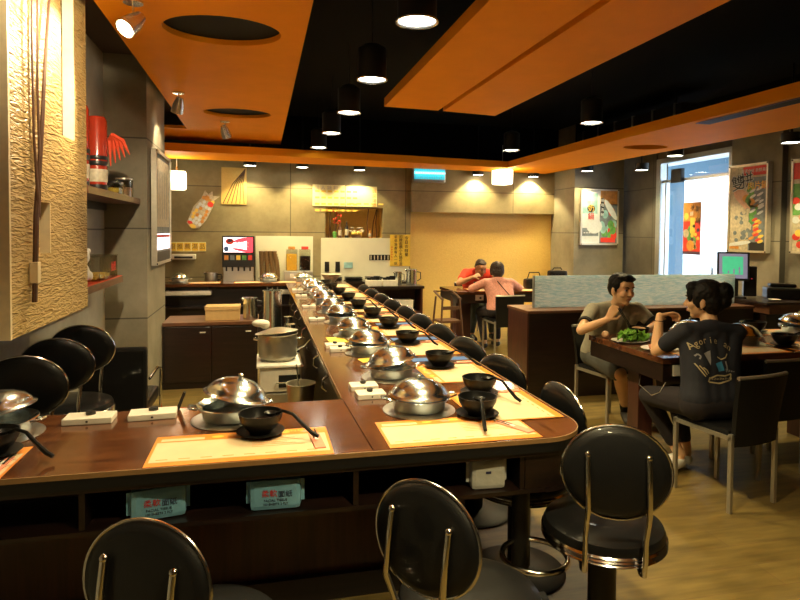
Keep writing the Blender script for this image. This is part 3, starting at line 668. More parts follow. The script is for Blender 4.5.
# ================================================================ TABLEWARE PROTOTYPES
def make_pot():
    t = thing('hotpot', 'x', 'pot')
    mb().lathe([(0, .0005), (.150, .0005), (.153, .003), (.142, .006), (0, .006)], 40).build('burner_plate', M['brushed'], t)
    mb().lathe([(0, .006), (.10, .006), (.108, .012), (.112, .04), (.130, .058), (.134, .062), (.130, .064), (.108, .05), (.10, .02), (0, .02)], 40).build('pan', M['steel'], t)
    for s_ in (-1, 1): mb().tube([(s_*.128, -.03, .055), (s_*.158, -.02, .060), (s_*.158, .02, .060), (s_*.128, .03, .055)], .005, 8).build('pan_handle', M['steel'], t)
    lid = mb().lathe([(.128, 0), (.131, .004), (.122, .010), (.118, .012), (.112, .024), (.096, .042), (.066, .060), (.030, .070), (.0, .072), (0, .070), (.05, .063), (.09, .042), (.115, .008), (.128, 0)], 40).build('lid', M['steel'], t)
    lid.location = (0, 0, .064)
    mb().lathe([(0, .071), (.006, .071), (.006, .080), (.011, .081), (.012, .086), (.007, .089), (0, .089)], 14).build('lid_knob', M['steel'], lid)
    return t
POT = make_pot()
def make_bowl():
    t = thing('bowl', 'x', 'bowl')
    mb().lathe([(0, .004), (.030, 0), (.034, .0), (.036, .008), (.052, .022), (.066, .048), (.070, .066), (.066, .066), (.060, .046), (.045, .024), (.0, .018)], 32).build('bowl_body', M['melamine'], t)
    mb().lathe([(0, .03), (.050, .03), (.054, .036), (0, .037)], 20).build('sauce', M['cola'], t)
    return t
BOWL = make_bowl(); BOWL.scale = (1, 1, 1)
SAUCER = mb().lathe([(0, .002), (.035, 0), (.045, .002), (.072, .012), (.076, .015), (.072, .016), (.044, .007), (0, .006)], 32).build('saucer', M['melamine'])
LADLE = thing('ladle', 'x', 'ladle')
mb().lathe([(0, -.012), (.015, -.009), (.024, .0), (.025, .003), (.021, .001), (.012, -.007), (0, -.009)], 18, T((0, 0, .0))).build('scoop', M['melamine'], LADLE)
mb().tube([(.022, 0, .0), (.05, 0, .012), (.09, 0, .004), (.13, 0, -.03), (.165, 0, -.056), (.19, 0, -.066)], [.005, .0055, .006, .007, .008, .007], 8).build('handle', M['melamine'], LADLE)
def make_mat(w_=.42, d_=.29):
    t = thing('placemat', 'x', 'placemat'); a, c = w_/2, d_/2
    mb().box((-a, -c, 0), (a, c, .0012)).build('sheet', M['mato'], t)
    p = MB(); rect(p, 'matw', -a+.010, -c+.034, a-.010, c-.066, .0016)
    rect(p, 'matw', -a+.02, c-.055, -a*.45, c-.03, .0016)
    for i in range(9): blob(p, ['pyellow', 'porange', 'psalmon'][i % 3], -a*.3+i*a*.13, c-.035+.008*(i % 2), .022, .012, .0017+i*.00003)
    for i in range(8): rect(p, 'mato', -a*.9+i*a*.23, -c+.05, -a*.9+i*a*.23+a*.12, -c+.056, .002)
    for i in range(6): rect(p, 'mato', a*.1, c-.08-i*.018, a*(.5+.3*((i*7) % 3)/3), c-.076-i*.018, .002)
    txt(p, 'pyellow', '鍋物料理', a*.55, c-.026, .026, .002)
    p.build('print', None, t); return t
MAT_W = make_mat(.605, .285)
MAT = make_mat(.425, .37)
def make_sleeve():
    t = thing('chopstick_sleeve', 'x', 'chopsticks')
    mb().box((-.019, -.10, 0), (.019, .065, .004), .001).build('paper_sleeve', M['pink'], t)
    p = mb('paper'); p.quad([(-.006, -.02, .0046), (.006, -.02, .0046), (.006, .03, .0046), (-.006, .03, .0046)]); p.build('sleeve_print', None, t)
    for s_ in (-1, 1): mb().cyl((s_*.007, .0, .0035), (s_*.009, .095, .004), .0035, .0028, 8).build('chopstick', M['black'], t)
    return t
SLV = make_sleeve()
def make_button():
    t = thing('control_box', 'x', 'control box')
    mb().box((-.076, -.048, 0), (.076, .048, .024), .004).build('case', M['white'], t)
    mb().cyl((0, .012, .022), (0, .012, .036), .016).build('knob', M['black'], t)
    mb().cyl((0, -.0488, .012), (0, -.045, .012), .004).build('indicator', M['black'], t)
    return t
BTN = make_button()
used = set()
def put(proto, label, loc, rz=0, group=None, scale=None):
    if id(proto) in used: o = copytree(proto)
    else: o = proto; used.add(id(proto))
    o.location = loc; o.rotation_euler = (0, 0, rz); o['label'] = label; o['category'] = o.get('category') or o.name.split('.')[0]
    if group: o['group'] = group
    elif 'group' in o: del o['group']
    if scale: o.scale = (scale,)*3
    return o
SAUCER['category'] = 'saucer'
Z = .75
# near arm
def setting(tag_, x, y, rz, sp_ang, lid=(0, 0, 0), mat_=None, g=None): pass
def pot_at(x, y, label, tilt=(0, 0), off=(0, 0), rz=0, z=Z):
    t = put(POT, label, (x, y, z), rz, 'lidded steel hotpots on the bar counter' if z == Z and y < 9.5 and x < 1.3 else 'hotpots on the right table')
    l = child(t, 'lid'); l.rotation_euler = (tilt[0], tilt[1], 0)
    l.location = (off[0], off[1], .064 + .128*math.sin(abs(tilt[0])) + .128*math.sin(abs(tilt[1]))); return t
def bowl_at(x, y, where, ang=0, mz=.0016, z=Z, lad=True, g='the bar counter', sc=1.15):
    put(SAUCER, 'round black saucer under the bowl ' + where, (x, y, z+mz), 0, 'black saucers on '+g, sc)
    put(BOWL, 'black melamine bowl ' + where, (x, y, z+mz+.0065), 0, 'black bowls on '+g, sc)
    if lad: put(LADLE, 'black soup ladle resting in the bowl ' + where, (x+.042*math.cos(ang), y+.042*math.sin(ang), z+mz+.084), ang, 'black ladles on '+g)
put(MAT_W, 'orange-edged paper placemat in the middle of the near counter arm', (-.06, 2.135, Z), 0, 'placemats on the bar counter')
put(MAT_W, 'orange-edged paper placemat at the left end of the near counter arm', (-.86-.12, 2.125, Z), 0, 'placemats on the bar counter').scale = (.72, 1, 1)
put(MAT_W, 'orange-edged paper placemat at the front of the rounded counter corner', (.725, 2.145, Z), 0, 'placemats on the bar counter').scale = (.95, 1, 1)
pot_at(-.115, 2.45, 'open steel hotpot with tilted lid behind the middle near placemat', (.0, .22), (.02, 0), .1)
pot_at(-.93, 2.42, 'steel hotpot cut off at the left end of the near counter arm', (.0, .2), (.0, 0), 3.0)
pot_at(.652, 2.42, 'closed steel hotpot nearest to the rounded counter corner', (0, 0), (0, 0), 0)
bowl_at(.0, 2.235, 'in front of the open near hotpot', R(-30))
bowl_at(.862, 2.285, 'in front of the corner hotpot', R(-103))
bowl_at(-.86, 2.20, 'at the left end of the near counter arm', R(-25))
put(SLV, 'pink chopstick sleeve at the right end of the middle near placemat', (.195, 2.145, Z+.0025), R(4), 'pink chopstick sleeves')
put(SLV, 'pink chopstick sleeve on the placemat at the rounded counter front', (.945, 2.14, Z+.0025), R(28), 'pink chopstick sleeves')
put(SLV, 'pink chopstick sleeve on the leftmost near placemat', (-.80, 2.10, Z+.0025), R(0), 'pink chopstick sleeves')
put(BTN, 'white call-button box on the near counter arm, farther from the hotpot', (-.65, 2.53, Z), 0, 'white control boxes').scale = (1.17, 1, 1)
put(BTN, 'white call-button box on the near counter arm, beside the open hotpot', (-.42, 2.54, Z), R(4), 'white control boxes').scale = (1.17, 1, 1)
# folded black cloth piece standing by the second control box
o = mb().prism([(0, 0), (.05, .0), (.075, .07), (.065, .075), (.04, .012), (0, .01)], -.012, .012, mtx=Matrix.Rotation(PI/2, 4, 'X')).build('phone_stand', M['black']); o.location = (-.38, 2.622, Z); tag(o, 'small black upright stand behind the control box near the open hotpot', 'stand')
# long arm
pots_y = [3.0, 3.63, 4.27, 4.91, 5.54, 6.17, 6.82, 7.45, 8.05]
tl = [(0, -.20), (.04, .05), (0, 0), (0, .10), (0, 0), (0, -.08), (0, 0), (0, .1), (0, 0)]
for i, y in enumerate(pots_y):
    pot_at(.657, y, 'steel hotpot %s along the long counter arm, behind the corner one' % ORD[i], tl[i], (0, .01*(i % 2)), .4*i)
bys = [(.985, 2.59), (.968, 3.17), (.957, 3.87), (.97, 4.53), (.95, 5.12), (.925, 5.74), (.92, 6.4), (.90, 7.02), (.885, 7.65), (.87, 8.2)]
for i, (x, y) in enumerate(bys):
    bowl_at(x, y, 'on the %s placemat from the rounded corner' % ORD[i], R([-60, -22, -45, -40, -30, -40][min(i, 5)]), lad=i < 6)
for i in range(10):
    y = [2.41, 3.045, 3.71, 4.42, 5.08, 5.72, 6.36, 7.0, 7.64, 8.22][i]
    put(MAT, 'orange-edged placemat, the %s along the long counter side from the corner' % ORD[i], (1.02, y, Z+(.0 if i else .0035)), PI/2, 'placemats on the bar counter')
    if i < 5: put(SLV, 'pink chopstick sleeve beside the %s long-side placemat' % ORD[i], (1.09, y+.19, Z+.0062), PI/2+.05, 'pink chopstick sleeves')
for i, (x, y, r_) in enumerate([(.478, 2.80, 90), (.485, 2.655, 92), (.47, 3.85, 90), (.487, 3.72, 88), (.46, 5.03, 90), (.46, 5.9, 90), (.45, 6.9, 90), (.45, 7.6, 90)]):
    put(BTN, 'white control box on the staff side of the long arm, %s from the near end' % ORD[i], (x, y, Z), R(r_-90), 'white control boxes').scale = (.86, .95, 1)
def sheet(label, x, y, w_, d_, m, rz, z=Z+.0005):
    o = mb().box((-w_/2, -d_/2, 0), (w_/2, d_/2, .0008)).build('paper_sheet', M[m]); o.location = (x, y, z); o.rotation_euler = (0, 0, rz); tag(o, label, 'paper', 'paper slips on the bar counter')
sheet('blue paper slip between the second and third long-side placemats', 1.03, 3.375, .34, .09, 'blue', 0)
sheet('blue paper slip between the third and fourth long-side placemats', 1.05, 4.055, .32, .10, 'blue', 0)
sheet('blue paper slip between the fourth and fifth long-side placemats', 1.06, 4.75, .3, .08, 'blue', 0)
sheet('yellow paper square beside the control boxes of the long arm', .51, 4.12, .12, .2, 'yellow', .05)
sheet('yellow paper slip in front of the third long-arm hotpot', .66, 3.43, .2, .10, 'yellow', .2)
sheet('yellow paper slip between the bowls of the rounded corner', .80, 2.60, .08, .12, 'yellow', .1)
# far arm
for i, x in enumerate((-1.12, .12, .62)):
    pot_at(x, 8.97, 'steel hotpot on the far counter arm, %s' % ['next to the left column', 'below the soda fountain', 'below the juice dispenser'][i], (0, .05), (0, 0), .3)
for i, x in enumerate((-.78, -.16, .36)):
    put(MAT, 'paper placemat on the far counter arm, %s from the left' % ORD[i], (x, 8.95, Z), 0, 'placemats on the bar counter').scale = (1, .8, 1)
# tissue packs in the open shelf
def tissue(label, x, y, rz, m, bx=(.13, .055, .105), text=True):
    t = thing('tissue_pack', label, 'tissue pack', (x, y, .56), rz)
    a, c, h = bx[0]/2+.02, bx[1]/2, bx[2]
    mb().box((-a, -c, .001), (a, c, h), .016).build('pack', M[m], t)
    mb().box((-a-.012, -.004, h*.2), (-a+.002, .004, h*.9)).build('film_seam', M[m], t); mb().box((a-.002, -.004, h*.2), (a+.012, .004, h*.9)).build('film_seam', M[m], t)
    if text:
        p = MB(); txt(p, 'inkred', '柔軟', -.02, h*.55, .026, 0); txt(p, 'ink', '面紙', .032, h*.52, .024, 0); txt(p, 'ink', 'FACIAL TISSUE', 0, h*.34, .012, 0); txt(p, 'ink', '100 SHEETS 2 PLY', .0, h*.22, .011, 0)
        p.tf(T((0, -c-.0015, 0)) @ Matrix.Rotation(PI/2, 4, 'X')); p.build('print', None, t)
    else: mb().box((-.012, -c-.002, h*.55), (.008, -c, h*.63)).build('sticker', M['ink'], t)
tissue('teal tissue pack in the counter shelf, left of the other teal one', -.325, 2.06, R(10), 'tissue')
tissue('teal tissue pack in the counter shelf below the middle placemat', .05, 2.05, R(-2), 'tissue')
tissue('white tissue pack in the counter shelf under the rounded corner', .815, 2.06, R(-4), 'tissue2', (.09, .07, .11), False)

# ================================================================ STOOLS
def make_stool():
    t = thing('bar_stool', 'x', 'stool')
    mb().lathe([(0, 0), (.20, 0), (.205, .006), (.19, .014), (.08, .024), (.05, .03), (0, .03)], 36).build('base', M['blackmetal'], t)
    mb().cyl((0, 0, .02), (0, 0, .40), .05, .05, 24).build('pole', M['blackmetal'], t)
    mb().lathe([(0, .398), (.19, .398), (.205, .405), (.212, .420), (.212, .44), (.205, .456), (.18, .468), (.10, .474), (0, .470)], 44).build('seat', M['leather'], t)
    mb().lathe([(.196, .392), (.214, .394), (.219, .399), (.214, .404), (.219, .410), (.214, .416), (.219, .422), (.213, .428), (.209, .428), (.196, .392)], 44).build('seat_rim', M['chrome'], t)
    tilt = Matrix.Rotation(R(-8), 4, 'X'); bc = T((0, -.215, .715)) @ tilt @ Matrix.Rotation(PI/2, 4, 'X')
    mb().lathe([(0, -.028), (.80, -.024), (.94, -.014), (1.0, 0), (.94, .014), (.80, .022), (0, .026)], 48, bc @ Matrix.Diagonal((.173, .146, 1, 1))).build('backrest', M['leather'], t)
    pts = [bc @ Vector((.174*math.cos(a*2*PI/48), .147*math.sin(a*2*PI/48), .002)) for a in range(48)]
    mb().tube(pts, .005, 8, True).build('backrest_rim', M['chrome'], t)
    for s_ in (-1, 1):
        x = s_*.095
        rod = [bc @ Vector((x, .055, .034)), bc @ Vector((x, -.01, .036)), bc @ Vector((x, -.12, .034)), (x, -.222, .50), (x, -.220, .42), (x, -.205, .375), (x, -.17, .360), (x, -.10, .388)]
        mb().tube(rod, .0095, 10).build('support_rod', M['chrome'], t)
        mb().ball(bc @ Vector((x, .055, .034)), .011, 12).build('rod_cap', M['chrome'], t)
    return t
ST = make_stool()
def stool(x, y, rz, label, dz=0, g='black round-backed bar stools'):
    o = put(ST, label, (x, y, 0), rz, g)
    if dz:
        for ch in o.children:
            n_ = ch.name.split('.')[0]
            if n_ == 'base': continue
            if n_ == 'pole': ch.scale = (1, 1, (.40+dz)/.40)
            else: ch.location.z += dz
    return o
stool(-.15, 1.64, R(-30), 'black bar stool nearest the bottom left, only the back in view').scale = (1.0, 1.0, .955)
stool(.60, 1.63, R(-54), 'black bar stool at the near counter, turned to the right, left of the pole').scale = (1.0, 1.0, .965)
stool(1.215, 1.92, R(-22), 'black bar stool standing off the rounded corner, whole back and seat in view').scale = (1, 1, 1.01)
for i, (y, rz) in enumerate([(2.52, 96), (3.10, 116), (3.66, 118), (4.22, 120), (4.78, 118), (5.32, 116), (5.88, 118), (6.44, 118), (7.0, 120), (7.56, 118)]):
    stool(1.12, y-.09, R(rz), 'black bar stool behind the long counter side, %s from the corner' % ORD[i])
for i, (x, y) in enumerate([(-1.0, 2.66), (-1.0, 3.09), (-1.0, 3.52)]):
    stool(x, y, R(180), 'high-backed black stool against the left wall, %s' % ['nearest to the counter', 'the middle of three', 'farthest from the counter'][i], .135, 'stools along the left wall')

# black armchair behind left stools
t = thing('waiting_chair', 'square black leather chair with chrome arm in front of the left column', 'chair', (-.90, 4.27, 0), 0); t.scale = (.76, .95, .88)
mb().box((-.26, -.24, .36), (.26, .24, .46), .03).build('seat', M['leather'], t)
mb().box((-.26, .0-.27, .40), (.26, -.20, .86), .025).build('backrest', M['leather'], t)
for s_ in (-1, 1):
    mb().tube([(s_*.27, -.2, .62), (s_*.28, .05, .64), (s_*.28, .2, .60), (s_*.27, .22, .0)], .012, 8).build('arm', M['chrome'], t)
    mb().tube([(s_*.25, -.22, .40), (s_*.25, -.25, 0)], .012, 8).build('leg', M['chrome'], t)
# red basin on the floor
t = thing('red_basin', 'red plastic basin on the floor beside the left column', 'basin', (-.62, 4.50, .0))
mb().lathe([(0, 0), (.13, 0), (.18, .16), (.19, .165), (.19, .175), (.175, .172), (.125, .01), (0, .01)], 32).build('basin_body', M['redp'], t)

# ================================================================ STAFF AREA
t = thing('staff_cabinet', 'low dark wooden cabinet inside the bar with crockery on top', 'cabinet', (0, 0, 0))
mb().box((-.895, 5.90, .60), (-.02, 6.40, .63)).build('top', M['brown'], t)
mb().box((-.89, 5.92, 0), (-.03, 6.40, .60)).build('body', M['darkwood'], t)
for i in range(2):
    dr = mb().box((-.87+i*.42, 5.905, .06), (-.465+i*.42, 5.92, .585), .003).build('door', M['darkwood'], t)
    mb().box((-.56+i*.42, 5.895, .53), (-.51+i*.42, 5.905, .54)).build('handle', M['white'], dr)
t = thing('storage_box', 'tan cardboard box on the staff cabinet', 'box', (-.36, 6.1, .63)); mb().box((-.16, -.1, 0), (.16, .1, .13), .004).build('carton', M['cardboard'], t); mb().box((-.165, -.105, .10), (.165, .105, .135), .003).build('box_lid', M['cardboard'], t)
pitcher('steel pitcher on the staff cabinet beside the tan box', (-.10, 6.08, .63), .07, .21)
t = thing('utensil_cylinder', 'tall steel cylinder with long utensils behind the rice pot', 'container', (.11, 5.95, 0)); mb().lathe([(0, .0), (.09, 0), (.09, .90), (.095, .92), (.085, .92), (.08, .1), (0, .1)], 28).build('cylinder', M['steel'], t)
for k in range(3): mb().tube([(-.03+.03*k, 0, .3), (-.05+.05*k, .02, .95)], .006, 6).build('utensil', M['steel'], t)
t = thing('serving_cart', 'white and steel serving cart under the rice pot inside the bar', 'cart', (.16, 4.72, 0)); t.scale = (1, 1, 1.1)
mb().box((-.17, -.20, .27), (.14, .24, .44), .012).build('body', M['white'], t)
mb().box((-.03, -.208, .30), (.13, -.198, .385), .004).build('opening', M['black'], t)
mb().tube([(-.05, -.215, .33), (-.05, -.24, .34), (.12, -.24, .34), (.12, -.215, .33)], .006, 8).build('handle', M['steel'], t)
mb().box((-.17, -.22, .0), (.06, .22, .262), .006).build('lower_bin', M['potalu'], t)
mb().box((-.19, -.22, .44), (.15, .24, .455), .003).build('cloth', M['paper'], t)
t = thing('rice_pot', 'dented aluminium rice pot with lid on the serving cart', 'pot', (.13, 4.72, .5005))
mb().lathe([(0, 0), (.115, 0), (.145, .03), (.15, .12), (.145, .19), (.155, .205), (.148, .21), (.135, .19), (0, .19)], 36).build('pot_body', M['potalu'], t)
l = mb().lathe([(0, .035), (.05, .03), (.16, .002), (.165, 0), (.16, -.004), (0, .02)], 36).build('lid', M['potalu'], t); l.location = (-.01, 0, .217); l.rotation_euler = (R(-4), R(-5), 0)
for s_ in (-1, 1): mb().tube([(s_*.14, -.04, .16), (s_*.18, -.03, .165), (s_*.18, .03, .165), (s_*.14, .04, .16)], .007, 8).build('handle', M['steel'], t)
mb().tube([(.14, -.05, .08), (.2, -.1, .12), (.24, -.12, .17)], .008, 8).build('tap', M['steel'], t)
o = mb().ball((0, 0, 0), (.07, .05, .03), 14).ball((.03, .01, -.015), (.04, .04, .03), 12).remesh(.006, 3).build('white_cloth', M['paper']); o.location = (.0, 4.70, .79); tag(o, 'crumpled white cloth on the rice pot lid', 'cloth')
t = thing('bus_tub', 'steel tub with a ladle on the floor beside the serving cart', 'tub', (.27, 4.15, .0)); mb().lathe([(0, .25), (.08, .25), (.10, .45), (.105, .452), (.095, .452), (.075, .26), (0, .26)], 24).build('tub_body', M['potalu'], t); mb().lathe([(0, 0), (.09, 0), (.09, .248), (0, .25)], 20).build('stand', M['blackmetal'], t); mb().tube([(0, 0, .3), (-.03, .0, .58)], .006, 6).build('ladle_handle', M['steel'], t)
for i, y in enumerate((5.6, 6.1)):
    t = thing('water_jug', 'clear and steel jug in the shade inside the bar, %s one' % ('nearer' if i == 0 else 'farther'), 'jug', (.27, y, .0)); mb().lathe([(0, 0), (.08, 0), (.08, .42), (.0, .42)], 20).build('stand', M['blackmetal'], t); mb().lathe([(0, .42), (.055, .42), (.06, .55), (.04, .60), (.045, .64), (0, .64)], 20).build('jug_body', M['steel'], t)

# ================================================================ LEFT DECOR
t = thing('embossed_screen', 'tall embossed gold screen with two slots hanging on the left wall', 'screen')
x0, x1 = -1.0, -.95; ya, yb, za, zb = 2.61, 3.67, 1.065, 2.89
s1 = (3.245, 3.44, 1.96, zb+.01); s2 = (2.93, 3.06, 1.39, 1.62)
b = mb().box((x0, ya, za), (x1, yb, s2[2])).box((x0, ya, s2[3]), (x1, yb, s1[2])).box((x0, ya, s2[2]), (x1, s2[0], s2[3])).box((x0, s2[1], s2[2]), (x1, yb, s2[3])).box((x0, ya, s1[2]), (x1, s1[0], zb)).box((x0, s1[1], s1[2]), (x1, yb, zb))
b.build('panel', M['screen'], t)
mb().box((x0-.004, ya-.018, za), (x1+.004, ya, zb)).build('edge_trim', M['cream'], t)
for q in (s1, s2): mb().box((x0, q[1]-.006, q[2]), (x1+.003, q[1]+.002, min(q[3], zb))).build('slot_lining', M['cream'], t)
for s_ in (1.2, 2.6): mb().box((-1.218, 3.1, s_), (-1.0, 3.14, s_+.03)).build('wall_bracket', M['blackmetal'], t)
t = thing('decorative_branch', 'forked brown branch tied against the embossed gold screen', 'branch', (-.93, 2.86, 0))
mb().tube([(.0, -.06, 1.19), (.0, -.03, 1.55), (0, .05, 1.95), (.0, .11, 2.3), (0, .22, 2.85)], [.011, .012, .009, .007, .004], 8).build('branch', M['bamboo'], t)
mb().tube([(.005, -.02, 1.55), (0, .02, 1.75), (-.0, -.0, 2.1), (0, .01, 2.5), (0, .05, 2.85)], [.008, .006, .005, .004, .004], 7).build('twig', M['bamboo'], t)
mb().tube([(.005, -.02, 1.6), (0, -.05, 1.9), (.0, -.06, 2.3), (0, -.05, 2.85)], [.007, .005, .004, .003], 7).build('twig', M['bamboo'], t)
mb().box((-.018, -.065, 1.27), (.016, -.028, 1.36), .004).build('tie_clip', M['cream'], t)
t = thing('rod_partition', 'thin dark metal rods at the left edge beside the gold screen', 'partition', (-1.02, 2.4, 0))
for k in range(5): mb().cyl((0, -.12+k*.055, .0), (.01*(k % 2), -.13+k*.06, 2.89), .005, .005, 8).build('rod', M['bamboo'], t)
for z in (1.25, 1.72, 2.15): mb().cyl((0, -.2, z), (0, .17, z), .005, .005, 8).build('crossbar', M['bamboo'], t)
def wshelf(label, y0, y1, z, x1_):
    t = thing('wall_shelf', label, 'shelf', (0, 0, 0)); mb().box((-1.22, y0, z-.045), (x1_, y1, z), .003).build('board', M['brown'], t); mb().box((-1.22, y0+.05, z-.10), (-1.19, y1-.05, z-.045)).build('rail', M['blackmetal'], t)
wshelf('upper brown wall shelf left of the column, carrying red bottles', 3.70, 5.195, 1.75, -.95)
wshelf('lower wall shelf left of the column, carrying a clear box', 3.70, 4.75, 1.16, -.99)
def redbottle(label, x, y, h, r):
    t = thing('sake_cask_bottle', label, 'bottle', (x, y, 1.75), 0, 'red bottles on the upper wall shelf')
    mb().lathe([(0, 0), (r, 0), (r, .04), (0, .04)], 24).build('foot', M['black'], t)
    mb().lathe([(r*.98, .04), (r*.98, h*.95), (r*.8, h), (0, h)], 24).build('bottle_body', M['red'], t)
    mb().lathe([(r*1.03, h*.34), (r*1.06, h*.35), (r*1.06, h*.39), (r*1.03, h*.40)], 24).build('band', M['black'], t); mb().lathe([(r*1.03, h*.42), (r*1.06, h*.43), (r*1.06, h*.46), (r*1.03, h*.47)], 24).build('band', M['black'], t)
    mb().lathe([(r*1.0, h*.12), (r*1.02, h*.13), (r*1.02, h*.28), (r*1.0, h*.29)], 24).build('label_band', M['pcream'], t)
redbottle('tall red bottle on the upper wall shelf, next to the gold screen', -1.07, 3.98, .50, .055)
redbottle('red bottle with dried tassel on the upper wall shelf, beside the jars', -1.04, 4.26, .48, .062)
b = mb('flower')
for k in range(5): b.tube([(0, 0, 0), (.05-.02*k, .05, -.03), (.09-.03*k, .08, -.12-.02*k)], [.012, .016, .003], 8)
o = b.build('dried_chilli', None); o.location = (-.96, 4.32, 2.13); tag(o, 'red and white dried chilli tassel hanging on the red bottle', 'tassel')
def jar(label, x, y, z, r, h, m, mc='pcream'):
    t = thing('glass_jar', label, 'jar', (x, y, z), 0, 'jars on the left wall shelves')
    mb().lathe([(0, 0), (r, 0), (r, h), (r*.96, h), (r*.96, .004), (0, .004)], 22).build('glass_body', M['jar'], t); mb().lathe([(0, .005), (r*.94, .005), (r*.94, h*.55), (0, h*.6)], 18).build('contents', M[m], t)
    mb().lathe([(0, h), (r*1.03, h), (r*1.03, h+.012), (0, h+.014)], 22).build('lid', M[mc], t)
jar('tall jar with orange and green contents at the end of the upper shelf', -1.02, 4.95, 1.75, .06, .13, 'psalmon', 'frame')
jar('small jar with yellow contents between bottle and tall jar', -1.02, 4.70, 1.75, .045, .08, 'pyellow', 'frame')
jar('small dark jar with yellow top at the front of the upper shelf', -.99, 4.50, 1.75, .045, .07, 'pyellow', 'black')
t = thing('clear_storage_box', 'clear plastic box with red lettering on the lower wall shelf', 'box', (-1.08, 4.4, 1.166))
mb().box((-.08, -.26, 0), (.08, .22, .004)).box((-.08, -.26, .004), (.08, -.256, .15)).box((-.08, .216, .004), (.08, .22, .15)).box((-.08, -.256, .004), (-.076, .216, .15)).box((.076, -.256, .004), (.08, .216, .15)).build('box_walls', M['jar'], t)
mb().box((-.085, -.265, .15), (.085, .225, .158), .002).build('lid', M['jar'], t)
p = MB(); txt(p, 'pred', '抽獎', .05, .0, .07, 0); p.tf(pm('+x', (.082, .05, .075))); p.build('lettering', None, t)
b = mb(); [b.box((-.05, -.2+k*.08, .006+.01*(k % 2)), (.04, -.15+k*.08, .03+.01*(k % 2)), .002) for k in range(5)]; b.build('coupons', M['pyellow'], t)
o = mb().box((-1.19, 3.75, 1.1605), (-.993, 4.74, 1.1645)).build('red_shelf_mat', M['redp']); tag(o, 'red mat lying on the lower wall shelf under the clear box', 'mat')
b = mb(); b.ball((0, 0, .07), (.05, .06, .07), 16).ball((0, .01, .165), .05, 16).ball((.03, -.03, .20), .018, 10).ball((.03, .045, .20), .018, 10).ball((.045, .02, .05), (.02, .02, .03), 10)
o = b.remesh(.006, 3).build('plush_doll', M['paper']); o.location = (-1.06, 3.95, 1.166); tag(o, 'small white plush doll on the lower wall shelf by the gold screen', 'doll')

# ================================================================ LAMPS
def spot(name, loc, tgt, power, size=100, blend=.6, col=(1, .80, .40), rad=.05):
    l = bpy.data.lights.new(name, 'SPOT'); l.energy = power; l.spot_size = R(size); l.spot_blend = blend; l.color = col; l.shadow_soft_size = rad
    o = bpy.data.objects.new(name, l); C.objects.link(o); o.location = loc
    o.rotation_euler = (Vector(tgt)-Vector(loc)).to_track_quat('-Z', 'Y').to_euler(); return o
def make_pendant():
    t = thing('pendant_lamp', 'x', 'lamp')
    mb().lathe([(.10, 0), (.104, 0), (.104, .22), (.06, .25), (.02, .26), (0, .26), (0, .255), (.06, .24), (.10, .21), (.10, 0)], 32).build('lamp_shade', M['blackmetal'], t)
    mb().lathe([(.104, -.004), (.112, -.003), (.112, .004), (.1, .012), (.1, .008)], 32).build('rim', M['reflector'], t)
    mb().lathe([(0, .022), (.085, .018), (.099, .010)], 32).build('diffuser', M['lampw'], t)
    mb().cyl((0, 0, .25), (0, 0, .65), .004, .004, 8).build('cord', M['blackmetal'], t)
    return t
PD = make_pendant()
pend = [(.795, 3.07), (.784, 4.31), (.795, 5.55), (.77, 6.75), (.74, 7.95), (3.88, 5.38), (3.81, 7.46), (.79, 1.8), (.79, .5)]
pend = pend[:5] + [(3.2, 5.4), (3.25, 7.46)] + pend[7:]
pend_lab = ['nearest in view', 'second in the row', 'third in the row', 'fourth in the row', 'farthest in the row']
for i, (x, y) in enumerate(pend):
    lab = ('black cylinder pendant lamp over the long counter, ' + pend_lab[i]) if i < 5 else 'black cylinder pendant lamp beside the right soffit, %s' % ('nearer' if i == 5 else 'farther') if i < 7 else 'black cylinder pendant lamp above the near bar stools'
    put(PD, lab, (x, y, 2.60), 0, 'black cylinder pendant lamps')
    spot('pendant_light', (x, y, 2.59), (x, y, 0), 125 if x < 1.5 else 170, 125, .7)
DL = thing('downlight', 'x', 'lamp')
mb().lathe([(.09, 0), (.095, 0), (.095, .10), (0, .10), (0, .095), (.09, .095), (.09, 0)], 28).build('housing', M['blackmetal'], DL); mb().lathe([(0, .012), (.088, .006)], 28).build('diffuser', M['lampw'], DL)
mb().cyl((0, 0, .10), (0, 0, .80), .012, .012, 8).build('stem', M['blackmetal'], DL)
dls = [(-.16, 9.18, 2.46, 'left of three over the drink machines'), (.61, 9.19, 2.46, 'middle of three over the drink machines'), (1.49, 9.22, 2.45, 'over the yellow menu boards'), (3.46, 9.28, 2.44, 'above the man in red'), (4.45, 9.30, 2.44, 'near the right end of the gold wall'), (4.95, 8.45, 2.47, 'in front of the far concrete column'), (4.95, 6.42, 2.46, 'in front of the big poster'), (5.25, 5.05, 2.44, 'at the upper right edge'), (5.35, 7.65, 2.42, 'in front of the glass entrance')]
for x, y, z, lab in dls:
    put(DL, 'round black downlight ' + lab, (x, y, z), 0, 'black downlights')
    spot('downlight_light', (x, y, z-.01), (x, 9.75 if x > 3 and y > 9 else min(y+.12, 9.4) if y > 9 else y, 0), (95 if x > 3 else 58) if y > 9 else 75, 115, .35, (1, .80, .38))
SP = thing('ceiling_spotlight', 'x', 'lamp')
mb().lathe([(0, 0), (.05, 0), (.05, -.012), (.012, -.016), (0, -.016)], 20).build('mount', M['reflector'], SP)
mb().cyl((0, 0, -.015), (0, 0, -.09), .006, .006, 8).build('stem', M['reflector'], SP)
hd = mb().lathe([(0, .05), (.02, .045), (.032, .0), (.036, -.05), (.033, -.05), (.028, .0), (0, .02)], 20).build('lamp_head', M['reflector'], SP); hd.location = (0, 0, -.11); hd.scale = (1.5, 1.5, 1.4)
bl = mb().lathe([(0, -.03), (.028, -.04)], 18).build('bulb', M['lampw'], hd)
